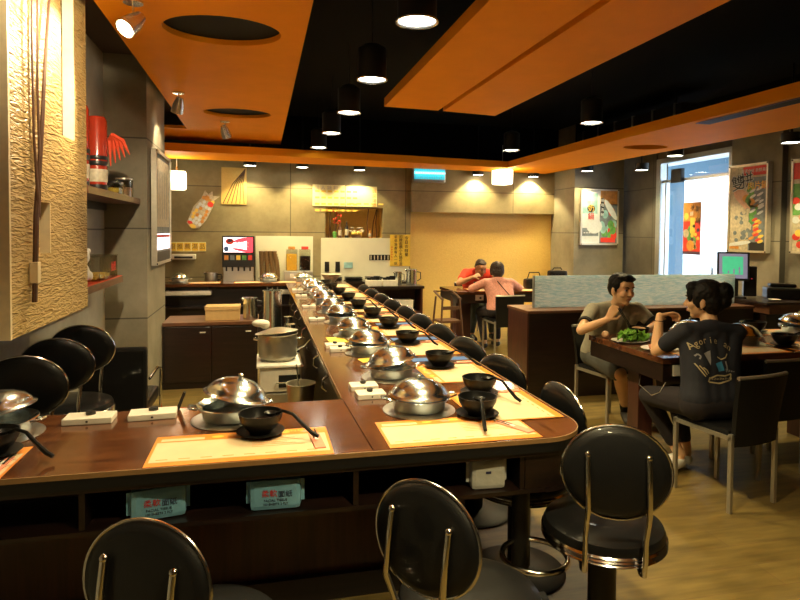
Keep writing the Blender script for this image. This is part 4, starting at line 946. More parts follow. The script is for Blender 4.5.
for i, (x, y, tgt, lab, pw) in enumerate([(-.655, 3.42, (-1.0, 3.05, 2.1), 'nearest, blazing at the gold screen', 60), (-.70, 5.55, (-.9, 5.9, 1.8), 'middle, aimed at the left column', 30), (-.385, 6.87, (.2, 8.0, .8), 'farthest, aimed at the back', 30), (-.5, 2.45, (-.97, 2.95, 2.25), 'unseen, added to light the gold screen', 32), (-.45, 2.0, (-1.06, 5.2, 1.9), 'unseen, added to light the left column', 170)]):  # last two are unseen extras, added to brighten gold screen and left column
    o = put(SP, 'small silver ceiling spotlight on the left orange panel, ' + lab, (x, y, 2.70), 0, 'silver ceiling spotlights')
    h = child(o, 'lamp_head'); dv = (Vector(tgt)-Vector((x, y, 2.59))).normalized(); h.rotation_euler = (-dv).to_track_quat('Z', 'Y').to_euler()
    spot('spotlight_light', Vector((x, y, 2.59))+dv*.06, tgt, pw, 45 if pw > 100 else 95, .5, (1, .80, .5), .03)
LN = thing('lantern_pendant', 'x', 'lamp')
mb().box((-.13, -.13, -.13), (.13, .13, .13), .035).build('paper_shade', M['shade'], LN); mb().cyl((0, 0, .13), (0, 0, .50), .004, .004, 8).build('cord', M['paper'], LN); mb().lathe([(0, .13), (.02, .13), (.008, .2), (0, .2)], 12).build('cap', M['reflector'], LN)
for x, lab in ((-1.16, 'beside the left column'), (3.76, 'in front of the gold wall')):
    put(LN, 'glowing white square lantern lamp hanging ' + lab, (x, 8.98, 2.20 if x < 0 else 2.40), .1, 'white lantern lamps')
    l = bpy.data.lights.new('lantern_light', 'POINT'); l.energy = 14; l.color = (1, .8, .5); l.shadow_soft_size = .12; o = bpy.data.objects.new('lantern_light', l); C.objects.link(o); o.location = (x, 8.78, 2.2 if x < 0 else 2.4)

# ================================================================ DINING CHAIRS, TABLES, PARTITION
def make_chair():
    t = thing('dining_chair', 'x', 'chair'); a = .175
    mb().box((-a, -.17, .405), (a, .18, .445), .015).build('seat', M['leather'], t)
    b = mb('leather'); n_ = 10
    for k in range(n_):   # gently curved tall back
        pass
    prof = []
    bm_ = b.bm; rows = []
    for (z, w_, yy) in ((.36, .165, -.17), (.45, .168, -.178), (.60, .178, -.195), (.735, .188, -.215)):
        row = []
        for k in range(n_+1):
            u = -1+2*k/n_; row.append((u*w_, yy - .018*(1-u*u), z))
        rows.append(row)
    fr = [[bm_.verts.new(p_) for p_ in r_] for r_ in rows]; bk = [[bm_.verts.new((p_[0], p_[1]-.026, p_[2])) for p_ in r_] for r_ in rows]
    for g_ in (fr, bk):
        for i in range(3):
            for k in range(n_): bm_.faces.new((g_[i][k], g_[i][k+1], g_[i+1][k+1], g_[i+1][k]))
    for i in range(3):
        for k in (0, n_): bm_.faces.new((fr[i][k], fr[i+1][k], bk[i+1][k], bk[i][k]))
    for i in (0, 3):
        for k in range(n_): bm_.faces.new((fr[i][k], fr[i][k+1], bk[i][k+1], bk[i][k]))
    b.build('backrest', None, t)
    mb().tube([(p_[0]*1.0, p_[1]-.013, p_[2]+.006) for p_ in rows[-1]], .012, 8).build('top_rail', M['tube'], t)
    for sx in (-1, 1):
        mb().box((sx*a-.011, .165, 0.0), (sx*a+.011, .187, .42), .002).build('leg', M['tube'], t)
        l = mb().box((-.011, -.011, 0.0), (.011, .011, .43), .002).build('leg', M['tube'], t); l.location = (sx*a, -.185, 0)
    mb().box((-a-.011, -.195, .395), (-a+.011, .187, .417)).box((a-.011, -.195, .395), (a+.011, .187, .417)).box((-a, .165, .395), (a, .187, .417)).box((-a, -.196, .395), (a, -.174, .417)).build('seat_frame', M['tube'], t)
    return t
CH = make_chair()
def chair(x, y, rz, label, g='black dining chairs with silver legs'): return put(CH, label, (x, y, 0), R(rz), g)
chair(2.60, 2.90, 10, 'black dining chair under the woman in the printed navy shirt')
chair(3.13, 3.22, 4, 'empty black dining chair right of the woman, tucked under the table')
chair(3.62, 3.25, -3, 'empty black dining chair at the right edge, tucked under the table')
chair(2.72, 4.25, 190, 'black dining chair under the man in the grey shirt')
chair(2.92, 6.92, 2, 'black dining chair under the person in the pink blouse')
chair(3.04, 8.38, 180, 'black dining chair under the man in red')

def dining_table(label, x0, x1, y0, y1, legs, btn):
    t = thing('dining_table', label, 'table')
    mb().box((x0, y0, .712), (x1, y1, .75), .003).build('tabletop', M['counter'], t)
    mb().box((x0+.01, y0+.012, .60), (x1-.01, y0+.03, .712)).box((x0+.01, y1-.03, .60), (x1-.01, y1-.012, .712)).box((x0+.01, y0+.03, .60), (x0+.03, y1-.03, .712)).box((x0+.03, y0+.03, .60), (x1-.03, y1-.03, .612)).build('apron', M['darkwood'], t)
    for (lx, ly, a, c) in legs: mb().box((lx, ly, 0), (lx+a, ly+c, .60), .004).build('leg', M['redwood'], t)
    for bx_ in btn:
        q = mb().box((bx_-.055, y0+.0, .635), (bx_+.055, y0+.012, .705), .004).build('control_plate', M['white'], t); mb().cyl((bx_+.01, y0-.012, .668), (bx_+.01, y0, .668), .013).build('knob', M['black'], q)
    return t
dining_table('dark wooden dining table of the couple at the right', 2.37, 4.3, 3.14, 3.98, [(2.46, 3.50, .11, .12), (3.9, 3.42, .2, .3)], [2.50])
mb_ = mb().tube([(2.40, 3.15, .60), (2.36, 3.15, .54), (2.34, 3.20, .51), (2.38, 3.38, .53), (2.46, 3.48, .56)], .0022, 6).build('cable', M['tube']); tag(mb_, 'thin pale cable hanging under the right dining table', 'cable')
dining_table('dark wooden dining table in front of the gold wall', 2.42, 4.2, 7.18, 7.95, [(2.50, 7.45, .2, .25), (3.9, 7.45, .2, .25)], [2.72, 4.05])
t = thing('low_partition', 'dark wooden half-height partition with patterned frosted glass on top', 'partition')
mb().box((2.35, 4.95, 0), (4.75, 5.40, .775)).build('body', M['darkwood'], t); mb().box((2.34, 4.96, .0), (2.352, 5.39, .775)).build('end_panel', M['redwood'], t); mb().box((2.335, 4.94, .775), (4.76, 5.41, .80), .003).build('cap', M['brown'], t)
mb().box((2.50, 5.165, .80), (4.72, 5.185, 1.10)).build('glass_pane', M['frost'], t); mb().box((2.492, 5.16, .80), (2.502, 5.19, 1.103)).build('glass_edge', M['alu'], t)
# cashier
t = thing('cashier_desk', 'dark cashier desk with a reddish drawer behind the woman', 'desk'); mb().box((4.80, 4.85, .0), (5.60, 5.35, .72)).build('body', M['darkwood'], t); dr = mb().box((4.82, 4.83, .73), (5.52, 5.3, .82), .004).build('drawer', M['brown'], t); mb().box((4.78, 4.82, .82), (5.6, 5.4, .845), .004).build('top', M['darkwood'], t)
t = thing('pos_terminal', 'black cash register screen tilted with a green display', 'monitor', (4.80, 5.28, .845), R(-38))
b = mb().box((-.15, -.02, 0), (.15, .02, .30), .008); b.tf(T((0, 0, .18)) @ Matrix.Rotation(R(-12), 4, 'X')); b.build('screen_case', M['black'], t)
p = MB(); rect(p, 'screenv', -.13, .02, .13, .28, 0); rect(p, 'screeng', -.10, .06, .09, .25, .001); [rect(p, 'screenv', -.1+.05*k, .07, -.085+.05*k, .08+.02*k, .002) for k in range(4)]
p.tf(T((0, 0, .18)) @ Matrix.Rotation(R(-12), 4, 'X') @ T((0, -.021, 0)) @ Matrix.Rotation(PI/2, 4, 'X')); p.build('display', None, t)
mb().box((-.05, -.02, 0), (.05, .1, .2), .01).build('stand', M['black'], t); mb().box((-.12, -.08, 0), (.12, .12, .02), .006).build('foot', M['black'], t); mb().box((.10, .03, .02), (.22, .17, .33), .01).build('rear_unit', M['black'], t)
mb().box((.17, .024, .20), (.176, .03, .206)).build('indicator', M['litred'], t)
t = thing('receipt_printer', 'black receipt printer on the cashier desk', 'printer', (5.24, 5.1, .845), R(-30)); mb().box((-.16, -.1, 0), (.16, .1, .12), .02).build('body', M['black'], t); mb().box((-.12, -.05, .12), (.12, .08, .16), .02).build('cover', M['melamine'], t)
t = thing('white_cup', 'small white dish on the cashier desk', 'dish', (4.98, 4.93, .845)); mb().lathe([(0, 0), (.03, 0), (.06, .02), (.056, .02), (.028, .005), (0, .005)], 20).build('dish_body', M['white'], t)
# sideboard at the back
t = thing('sideboard', 'dark service sideboard at the left end of the gold wall', 'sideboard', (0, 0, 0))
mb().box((1.55, 8.55, .66), (2.37, 8.98, .70), .003).build('top', M['darkwood'], t); mb().box((1.57, 8.57, 0), (1.6, 8.96, .66)).box((2.32, 8.57, 0), (2.35, 8.96, .66)).box((1.6, 8.93, 0), (2.32, 8.96, .66)).box((1.6, 8.57, .3), (2.32, 8.93, .32)).box((1.6, 8.57, .05), (2.32, 8.93, .08)).build('body', M['redwood'], t)
t = thing('white_bin', 'white plastic crate inside the sideboard', 'crate', (2.08, 8.72, .32)); mb().box((-.14, -.1, 0), (.14, .1, .17), .01).build('crate_body', M['white'], t)
pitcher('shiny steel coffee pot at the right end of the sideboard', (2.22, 8.74, .70), .085, .24)
pitcher('steel water pot left of the coffee pot on the sideboard', (2.02, 8.80, .70), .06, .20)
for i, x in enumerate((1.62, 1.86)):
    t = thing('cutlery_tub', 'white tub of black bowls on the sideboard, %s one' % ('left' if i == 0 else 'right'), 'tub', (x, 8.68, .70)); mb().box((-.11, -.09, 0), (.11, .09, .09), .01).build('tub_body', M['white'], t)
    b = mb(); [b.lathe([(0, .085), (.045, .09), (.05, .125+.01*k), (0, .12)], 16, T((-.05+.05*k, 0, 0))) for k in range(3)]; b.build('bowls', M['melamine'], t)
for i, x in enumerate((1.10, 1.42, 1.75)):
    t = thing('serving_tray_stack', 'stack of black trays on the back counter, %s from the left' % ORD[i], 'trays', (x, 9.32, ZB)); 
    for k in range(3): mb().box((-.13, -.11, k*.025), (.13, .11, k*.025+.018), .008).build('tray', M['melamine'], t)
t = thing('glass_bowl', 'large pale mixing bowl beyond the far end of the long counter', 'bowl', (1.02, 8.93, Z)); mb().lathe([(0, 0), (.06, 0), (.15, .11), (.155, .112), (.145, .112), (.05, .01), (0, .01)], 30).build('bowl_body', M['pcream'], t)
# high chair left of red man
t = thing('high_chair', 'dark brown wooden high chair left of the man in red', 'high chair', (2.20, 6.90, 0), R(8))
for sx, sy in ((-.15, -.15), (.13, -.15), (-.13, .13), (.13, .13)): mb().tube([(sx*1.2, sy*1.2, 0), (sx*.8, sy*.8, .72)], .013, 8).build('leg', M['bamboo'], t)
mb().box((-.13, -.12, .42), (.13, .12, .445)).build('seat', M['bamboo'], t); mb().tube([(-.12, -.13, .70), (-.12, .12, .78), (.12, .12, .78), (.12, -.13, .70)], .014, 8).build('arm_rail', M['bamboo'], t); mb().box((-.12, -.13, .58), (.12, -.11, .62)).build('crossbar', M['bamboo'], t); mb().box((-.15, -.15, .22), (.14, -.13, .25)).build('crossbar', M['bamboo'], t)
# black bag on far table
t = thing('black_handbag', 'black handbag lying on the far table near the partition', 'bag', (3.60, 7.45, .75)); mb().box((-.14, -.07, 0), (.14, .07, .14), .04).build('bag_body', M['leather'], t); mb().tube([(-.1, 0, .13), (-.07, 0, .22), (.07, 0, .22), (.1, 0, .13)], .008, 8).build('strap', M['leather'], t)
t = thing('black_handbag', 'small black bag on the far table beside the gold wall corner', 'bag', (4.02, 7.60, .75)); mb().box((-.13, -.07, 0), (.13, .07, .24), .04).build('bag_body', M['leather'], t); mb().tube([(-.08, 0, .23), (-.05, 0, .27), (.05, 0, .27), (.08, 0, .23)], .008, 8).build('strap', M['leather'], t)

# table items at right
TG = 'things on the couple\'s table'
def plate(label, x, y, rx, m='white', z=Z):
    t = thing('plate', label, 'plate', (x, y, z)); mb().lathe([(0, 0), (rx*.6, 0), (rx*.95, .014), (rx, .017), (rx*.96, .018), (rx*.6, .006), (0, .005)], 36).build('dish', M[m], t); return t
pv = plate('white oval plate heaped with green lettuce before the man in grey', 2.50, 3.66, .12); pv.scale = (1.15, .85, 1)
b = mb('green'); rnd = random.Random(11)
for i in range(26):
    a = rnd.random()*6.28; r_ = rnd.random()*.1; c_ = Vector((r_*math.cos(a), r_*math.sin(a)*.7, .018+rnd.random()*.035))
    g = []
    for u in range(5):
        row = []
        for v_ in range(4):
            px, py = (u-2)*.022, (v_-1.5)*.018
            row.append(Vector((px, py, .012*math.sin(u*1.9+i)+.010*math.cos(v_*2.3+i))))
        g.append(row)
    rot = Euler((rnd.uniform(-.4, .4), rnd.uniform(-.4, .4), rnd.random()*6)).to_matrix()
    vs = [[b.bm.verts.new(c_+rot @ p_) for p_ in row] for row in g]
    for u in range(4):
        for v_ in range(3): b._fin([b.bm.faces.new((vs[u][v_], vs[u+1][v_], vs[u+1][v_+1], vs[u][v_+1]))])
o = b.build('lettuce', None); o.location = (2.50, 3.66, Z+.008); tag(o, 'bright green lettuce leaves heaped on the oval plate', 'lettuce', kind='stuff')
pmt = plate('white oval plate of sliced red meat near the table corner', 2.53, 3.37, .125); pmt.scale = (1.1, .8, 1)
for i in range(9):
    b = mb('meat'); b.tube([(-.035, 0, 0), (-.01, .012, .006), (.02, -.006, .004), (.04, .004, 0)], [.008, .013, .013, .006], 8)
    o = b.build('meat_slice', None); o.location = (2.45+i*.02, 3.37+.02*((i % 3)-1), Z+.019); o.rotation_euler = (0, 0, .3*(i % 4)-.4+PI/2); tag(o, 'thin slice of red raw meat on the oval plate', 'meat', 'meat slices on the oval plate')
o = mb().ball((0, 0, .032), (.04, .045, .034), 18).build('bun', M['egg']); o.location = (2.66, 3.55, Z+.0); tag(o, 'round tan bun on the table right of the lettuce', 'bun')
o = mb().ball((0, 0, .026), (.026, .03, .026), 18).build('egg', M['egg']); o.location = (2.42, 3.84, Z); tag(o, 'brown egg left of the lettuce plate', 'egg')
bowl_at(2.66, 3.80, 'held before the man in the grey shirt', R(150), 0, lad=False, g='the right table', sc=1.1)
bowl_at(2.82, 3.27, 'in front of the woman in navy', R(150), 0, g='the right table')
plate('white round plate between the man and the woman', 2.83, 3.47, .07)
put(MAT, 'orange-edged placemat under the bowl of the woman in navy', (2.72, 3.27, Z), 0, 'placemats on the right table').scale = (.9, .7, 1)
pot_at(3.01, 3.70, 'steel hotpot on the table between the couple', (0, 0), (0, 0), 0)
t = put(MAT, 'orange-edged placemat before the empty chair right of the woman', (3.12, 3.30, Z), 0, 'placemats on the right table'); t.scale = (1, .8, 1)
t = put(MAT, 'orange-edged placemat at the right end of the table, near side', (3.62, 3.30, Z), 0, 'placemats on the right table'); t.scale = (1, .8, 1)
t = put(MAT, 'orange-edged placemat on the far side of the right table', (3.78, 3.84, Z), 0, 'placemats on the right table'); t.scale = (1.2, .6, 1)
pot_at(3.26, 3.50, 'lidded steel hotpot right of the woman in navy', (0, 0), (0, 0), 0)
pot_at(4.02, 3.76, 'silver hotpot with crumpled foil look at the far right of the table', (.1, .05), (0, 0), 0)
bowl_at(3.44, 3.32, 'on the placemat before the empty chair', R(-20), .0016, g='the right table')
bowl_at(3.72, 3.86, 'on the far side of the right table', R(20), .0016, g='the right table', lad=False)
# far table items
put(MAT, 'paper placemat between the man in red and the person in pink', (2.86, 7.40, Z), 0, 'placemats on the far table')
put(MAT, 'paper placemat at the empty right end of the far table', (3.45, 7.32, Z), 0, 'placemats on the far table')
put(MAT, 'paper placemat at the far side of the far table', (3.45, 7.70, Z), 0, 'placemats on the far table')
bowl_at(2.88, 7.62, 'in front of the man in red', .3, .0, g='the far table', lad=False)

# ================================================================ PEOPLE
from mathutils.bvhtree import BVHTree
def V(*a): return Vector(a)
def fill(b, pts):
    b.chain([(Vector(p), r_) for p, r_ in pts])
def fr(face, up=(0, 0, 1)):
    y = Vector(face).normalized(); x = y.cross(Vector(up)).normalized(); z = x.cross(y)
    return Matrix((x, y, z)).transposed()
def headshape(b, c, F, s=1.):
    m_ = T(c) @ F.to_4x4() @ Matrix.Scale(s, 4)
    def E_(p, r_, n=20): b.ball(m_ @ Vector(p), tuple(q*s for q in r_), n, F.to_4x4())
    E_((0, -.014, .030), (.074, .094, .084)); E_((0, .022, -.028), (.058, .062, .078)); E_((0, .054, -.086), (.028, .024, .022))
    E_((0, .062, .045), (.056, .026, .035)); E_((0, .074, .030), (.048, .015, .010))
    for q in (-1, 1):
        E_((q*.036, .058, -.022), (.026, .026, .026)); E_((q*.076, -.008, -.008), (.010, .020, .031), 12); E_((q*.079, -.004, -.032), (.007, .010, .012), 10)
    b.cap(m_ @ V(0, .078, .016), .010*s, m_ @ V(0, .100, -.020), .013*s); E_((-.012, .092, -.024), (.010, .010, .008), 10); E_((.012, .092, -.024), (.010, .010, .008), 10)
    E_((0, .080, -.054), (.026, .013, .013), 14)
    return m_
def facebits(parent, m_, sp=1.):
    for q in (-1, 1):
        e = mb().ball((0, 0, 0), (.0115, .008, .0062), 14).build('eye', M['eyew'], parent); e.matrix_local = m_ @ T((q*.030, .0725, .011))
        i_ = mb().ball((0, .0045, 0), (.0058, .005, .0056), 12).build('iris', M['iris'], e)
        w_ = mb().tube([V(q*.014, .087, .030), V(q*.030, .088, .036), V(q*.046, .078, .033)], [.003, .0038, .002], 8).build('eyebrow', M['hair'], parent); w_.matrix_local = m_
        d_ = mb().tube([V(q*.017, .0815, .016), V(q*.030, .0845, .0195), V(q*.043, .077, .015)], .0018, 6).build('eyelash', M['hair'], parent); d_.matrix_local = m_
    l = mb().tube([V(-.020, .086, -.052), V(0, .0925, -.0505), V(.020, .086, -.052)], [.002, .0042, .002], 8).tube([V(-.017, .086, -.057), V(0, .092, -.0585), V(.017, .086, -.057)], [.002, .0048, .002], 8).build('lips', M['lip'], parent); l.matrix_local = m_
def hand(b, wrist, d, n, curl=.6, thumb=1, s=1.):
    """palm from wrist along d; n = back-of-hand normal; fingers bend towards -n"""
    d = Vector(d).normalized(); n = (Vector(n)-d*Vector(n).dot(d)).normalized(); x = d.cross(n); w = Vector(wrist)
    for k in (-1.2, -.4, .4, 1.2): b.cap(w+d*.012*s+x*k*.010*s, .012*s, w+d*.078*s+x*k*.019*s, .0105*s, 10)
    for k, L_ in ((-1.35, .060), (-.45, .074), (.45, .080), (1.35, .070)):
        p = w+d*.082*s+x*k*.0185*s; dd = d.copy(); r_ = .0092*s
        for j, fr_ in enumerate((.44, .32, .24)):
            dd = (Matrix.Rotation(-curl*(.5+.35*j), 3, x) @ dd).normalized()
            # rotate towards -n
            if (dd.dot(n) > d.dot(n)+.001) and j == 0: curl = -curl; dd = (Matrix.Rotation(-curl*(.5), 3, x) @ d).normalized()
            q = p+dd*L_*fr_*s*1.05; b.cap(p, r_, q, r_*.92, 10); p = q; r_ *= .93
    t0 = w+d*.022*s+x*thumb*.020*s; t1 = t0+(d*.6+x*thumb*.75-n*.25).normalized()*.040*s; t2 = t1+(d*.9+x*thumb*.15-n*.35).normalized()*.032*s
    b.cap(t0, .0135*s, t1, .0105*s, 10); b.cap(t1, .0105*s, t2, .0088*s, 10)
def torso(b, hip, ch, sh, k=1.):
    hl, hr = Vector(hip[0]), Vector(hip[1]); sl, sr = Vector(sh[0]), Vector(sh[1]); hm = (hl+hr)/2; sm = (sl+sr)/2; cm = Vector(ch)
    for a in (0, .33, .66, 1):
        h = hl.lerp(hr, a); s_ = sl.lerp(sr, .12+.76*a); c_ = cm+(h-hm)*.95
        b.cap(h, .098*k, c_.lerp(h, .5), .088*k, 16); b.cap(c_.lerp(h, .5), .088*k, c_, .094*k, 16); b.cap(c_, .094*k, s_-V(0, 0, .035), .068*k, 16)
    b.cap(sl, .048*k, sm+V(0, 0, .02), .055*k, 14); b.cap(sr, .048*k, sm+V(0, 0, .02), .055*k, 14)
def person(label, base, P, cl, scale=1., voxel=.0055, skin='skin'):
    base = Vector(base); sh_l, sh_r = Vector(P['sh'][0]), Vector(P['sh'][1]); sm = (sh_l+sh_r)/2; k = P.get('k', 1.)
    b = MB(); torso(b, P['hip'], P['chest'], P['sh'], .93*k)
    F = fr(P['face'], P.get('up', (0, 0, 1))); hc = Vector(P['head'])
    nk = hc + F @ V(0, -.022, -.085)
    b.cap(sm+V(0, 0, .0), .058*k, nk, .050*k, 16); b.cap(nk, .050*k, hc+F @ V(0, -.02, -.04), .05*k, 16)
    hm_ = headshape(b, hc, F, P.get('hs', 1.))
    for i in (0, 1):
        s_, e_, w_ = Vector(P['sh'][i]), Vector(P['elb'][i]), Vector(P['wr'][i])
        b.cap(s_, .046*k, e_, .037*k); b.cap(e_, .036*k, e_.lerp(w_, .35), .036*k); b.cap(e_.lerp(w_, .35), .036*k, w_, .0235*k)
        hd, hn, cu, th = P['hand'][i]; hand(b, w_, hd, hn, cu, th, P.get('hands', 1.))
        h_, kn, an = Vector(P['hip'][i]), Vector(P['knee'][i]), Vector(P['ank'][i]); td = Vector(P['toe'][i])
        b.cap(h_, .082*k, h_.lerp(kn, .5), .074*k); b.cap(h_.lerp(kn, .5), .074*k, kn, .054*k); b.cap(kn, .052*k, kn.lerp(an, .32), .053*k); b.cap(kn.lerp(an, .32), .053*k, an, .035*k)
        b.cap(an+V(0, 0, -.03), .034*k, an+td*.12+V(0, 0, -.055), .026*k)
    b.remesh(voxel, 5); b.tf(T(-base)); body = b.build('person', M[skin]); body.location = base
    tag(body, label, 'person')
    rel = T(-base)
    def cloth(name, fn, m, vx=voxel*1.3, it=18):
        c = MB(); fn(c); c.remesh(vx, it); c.tf(rel); return c.build(name, M[m], body)
    facebits(body, rel @ hm_) if P.get('seen', True) else None
    e = k
    def shirt(c):
        torso(c, [Vector(P['hip'][0])+V(0, 0, .03), Vector(P['hip'][1])+V(0, 0, .03)], P['chest'], P['sh'], 1.06*k)
        c.cap(sm+V(0, 0, -.02), .07*k, sm.lerp(nk, .35), .060*k, 16)
        for i in (0, 1):
            s_, e_ = Vector(P['sh'][i]), Vector(P['elb'][i]); c.cap(s_, .060*k, s_.lerp(e_, P.get('slv', .6)), .056*k)
            if P.get('slv2'): w_ = Vector(P['wr'][i]); c.cap(e_, .05*k, e_.lerp(w_, P['slv2']), .045*k)
    top = cloth('shirt', shirt, cl['shirt'])
    if 'cuff' in cl:
        for i in (0, 1):
            s_, e_ = Vector(P['sh'][i]), Vector(P['elb'][i]); a = s_.lerp(e_, P.get('slv', .6)); d_ = (e_-s_).normalized()
            c = MB(); c.cyl(a+d_*.026, a+d_*.050, .0555*k, .053*k, 24); c.tf(rel); c.build('sleeve_cuff', M[cl['cuff']], body)
    def trs(c):
        hl, hr = Vector(P['hip'][0]), Vector(P['hip'][1]); c.cap(hl, .106*k, hr, .106*k, 18)
        for i in (0, 1):
            h_, kn, an = Vector(P['hip'][i]), Vector(P['knee'][i]), Vector(P['ank'][i]); q = P.get('leglen', 1.)
            c.cap(h_, .094*k, h_.lerp(kn, .5), .086*k)
            if q <= 1: c.cap(h_.lerp(kn, .5), .086*k, h_.lerp(kn, q), .072*k)
            else: c.cap(h_.lerp(kn, .5), .086*k, kn, .066*k); c.cap(kn, .066*k, kn.lerp(an, q-1), .05*k)
    cloth('trousers' if P.get('leglen', 1) > 1 else 'shorts', trs, cl['legs'])
    for i in (0, 1):
        an = Vector(P['ank'][i]); td = Vector(P['toe'][i])
        c = MB(); c.cap(an+V(0, 0, -.045), .042*k, an+td*.08+V(0, 0, -.05), .04*k); c.cap(an+td*.08+V(0, 0, -.052), .04*k, an+td*.15+V(0, 0, -.062), .032*k); c.remesh(.006, 4); c.tf(rel); so = c.build('shoe', M[cl['shoe']], body)
        if 'sock' in cl: c = MB(); c.cap(an+V(0, 0, -.03), .040, an+(Vector(P['knee'][i])-an)*.12, .041); c.tf(rel); c.build('sock', M[cl['sock']], body)
    def H(balls, m, extra=None, name='hair'):
        c = MB(); 
        for p_, r_ in balls: c.ball(hm_ @ Vector(p_), r_, 18, F.to_4x4())
        if extra: extra(c, hm_)
        c.remesh(.0055, 3); c.tf(rel)
        for v_ in c.bm.verts: v_.co += v_.normal*.004*noise.noise(v_.co*60)
        return c.build(name, M[m], body)
    return body, hm_, F, rel, top, H
SHORT = [((0, -.030, .052), (.081, .090, .080)), ((0, -.055, .015), (.078, .062, .080)), ((0, .030, .098), (.062, .050, .030)), ((-.062, -.005, .045), (.020, .045, .045)), ((.062, -.005, .045), (.020, .045, .045)), ((-.01, .060, .092), (.055, .026, .022)), ((-.068, .010, .020), (.012, .012, .035)), ((.068, .010, .020), (.012, .012, .035))]

# --- man in grey t-shirt behind the right table
P1 = dict(hip=[(2.60, 4.30, .53), (2.79, 4.30, .53)], chest=(2.69, 4.22, .74), sh=[(2.49, 4.13, .915), (2.86, 4.11, .915)], head=(2.665, 4.02, 1.075), face=(.16, -.98, -.10), k=.96,
 elb=[(2.26, 3.90, .80), (2.93, 3.97, .80)], wr=[(2.43, 3.84, .88), (2.74, 3.82, .80)], hand=[((.45, -.15, .75), (-.5, -.75, .2), 1.0, 1), ((-.9, -.15, .12), (.0, -.5, .8), .8, -1)],
 knee=[(2.58, 3.90, .47), (2.82, 3.90, .47)], ank=[(2.84, 4.20, .11), (3.00, 4.1, .11)], toe=[V(-.45, -.85, 0).normalized(), V(0, -1, 0)], slv=.55, leglen=.92)
body, hm_, F, rel, top, H = person('young man in a grey t-shirt leaning on the table, holding chopsticks over a bowl', (2.6, 4.2, 0), P1, dict(shirt='shirtg', cuff='trim', legs='shortsm', shoe='shoe', sock='sock'), voxel=.0048)
H(SHORT, 'hair')
for dx in (0, .012):
    o = mb().cyl((2.49+dx, 3.80, .97), (2.60+dx, 3.78, .80), .0035, .0025, 8).build('chopstick', M['black']); tag(o, 'black chopstick held by the man in the grey shirt', 'chopstick', 'chopsticks of the man in grey')

# --- woman in navy printed t-shirt
P2 = dict(hip=[(2.44, 2.93, .53), (2.62, 2.92, .53)], chest=(2.55, 2.96, .74), sh=[(2.405, 3.00, .935), (2.735, 2.97, .925)], head=(2.575, 3.06, 1.105), face=(-.66, .74, -.08), k=.92, hs=.98,
 elb=[(2.345, 3.17, .79), (2.80, 3.17, .80)], wr=[(2.385, 3.20, 1.0), (2.80, 3.37, .80)], hand=[((.75, .05, .10), (-.1, .3, .9), .9, -1), ((-.35, .9, 0), (0, .1, 1), .5, -1)],
 knee=[(2.42, 3.34, .47), (2.62, 3.34, .47)], ank=[(2.60, 3.26, .10), (2.68, 3.30, .10)], toe=[V(-.9, -.35, 0).normalized(), V(-.8, .2, 0).normalized()], slv=.62, leglen=1.75)
body, hm_, F, rel, top, H = person('woman with her back to the camera in a navy t-shirt with gold lettering', (2.56, 2.95, 0), P2, dict(shirt='shirtb', legs='trous', shoe='shoew'), voxel=.0045)
H([((0, -.026, .048), (.086, .096, .084)), ((0, -.05, -.005), (.084, .070, .085)), ((0, .045, .088), (.062, .046, .034)), ((-.068, .015, .02), (.018, .032, .06)), ((.068, .0, .02), (.018, .045, .055)), ((.01, -.115, .05), (.060, .052, .060)), ((.0, -.11, .0), (.05, .045, .05)), ((-.05, .066, .045), (.016, .014, .05))], 'hair')
cl_ = mb()
for k in range(7):
    a = -1.2+k*.4; cl_.tube([V(.05+.0*k, -.11+.052*math.cos(a)*.7-.02, .06+.055*math.sin(a)), V(.075, -.12+.03*math.cos(a), .06+.04*math.sin(a)), V(.085, -.125, .06+.01*math.sin(a))], [.004, .006, .005], 8)
o = cl_.build('hair_clip', M['pcream'], body); o.matrix_local = rel @ hm_
e = mb().ball((0, 0, 0), .004, 8).build('earring', M['steel'], body); e.matrix_local = rel @ hm_ @ T((-.088, .0, -.045))
w = mb().tube([Vector(P2['wr'][0])+rel.translation+V(.030*math.cos(a*PI/8), .030*math.sin(a*PI/8), -.03) for a in range(16)], .003, 6, True).build('bracelet', M['trim'], body)
# print projected on the back of the shirt
bvh = BVHTree.FromPolygons([top.matrix_basis @ v.co for v in top.data.vertices], [p_.vertices[:] for p_ in top.data.polygons])
def backprint(name, m, draw):
    p = MB(); draw(p)
    bmesh.ops.triangulate(p.bm, faces=p.bm.faces[:]); 
    bmesh.ops.subdivide_edges(p.bm, edges=[e_ for e_ in p.bm.edges if e_.calc_length() > .012], cuts=1, use_grid_fill=False)
    for v_ in p.bm.verts:
        x, y, z = v_.co; o_ = V(x, -.6, y)
        hit = bvh.ray_cast(o_, V(0, 1, 0))
        v_.co = hit[0]-V(0, .002+max(z, 0)*.5, 0) if hit[0] else V(x, 0, y)
    p.build(name, None, body)
cx_, cz_ = -.055, .81
def d_text(p):
    s_ = 'Agorie an'
    for i, ch in enumerate(s_):
        if ch == ' ': continue
        a = R(-52+i*14); txt(p, 'gold', ch, cx_+.135*math.sin(a), cz_+.0+.085*math.cos(a), .052, 0, -a*.6)
backprint('lettering', None, d_text)
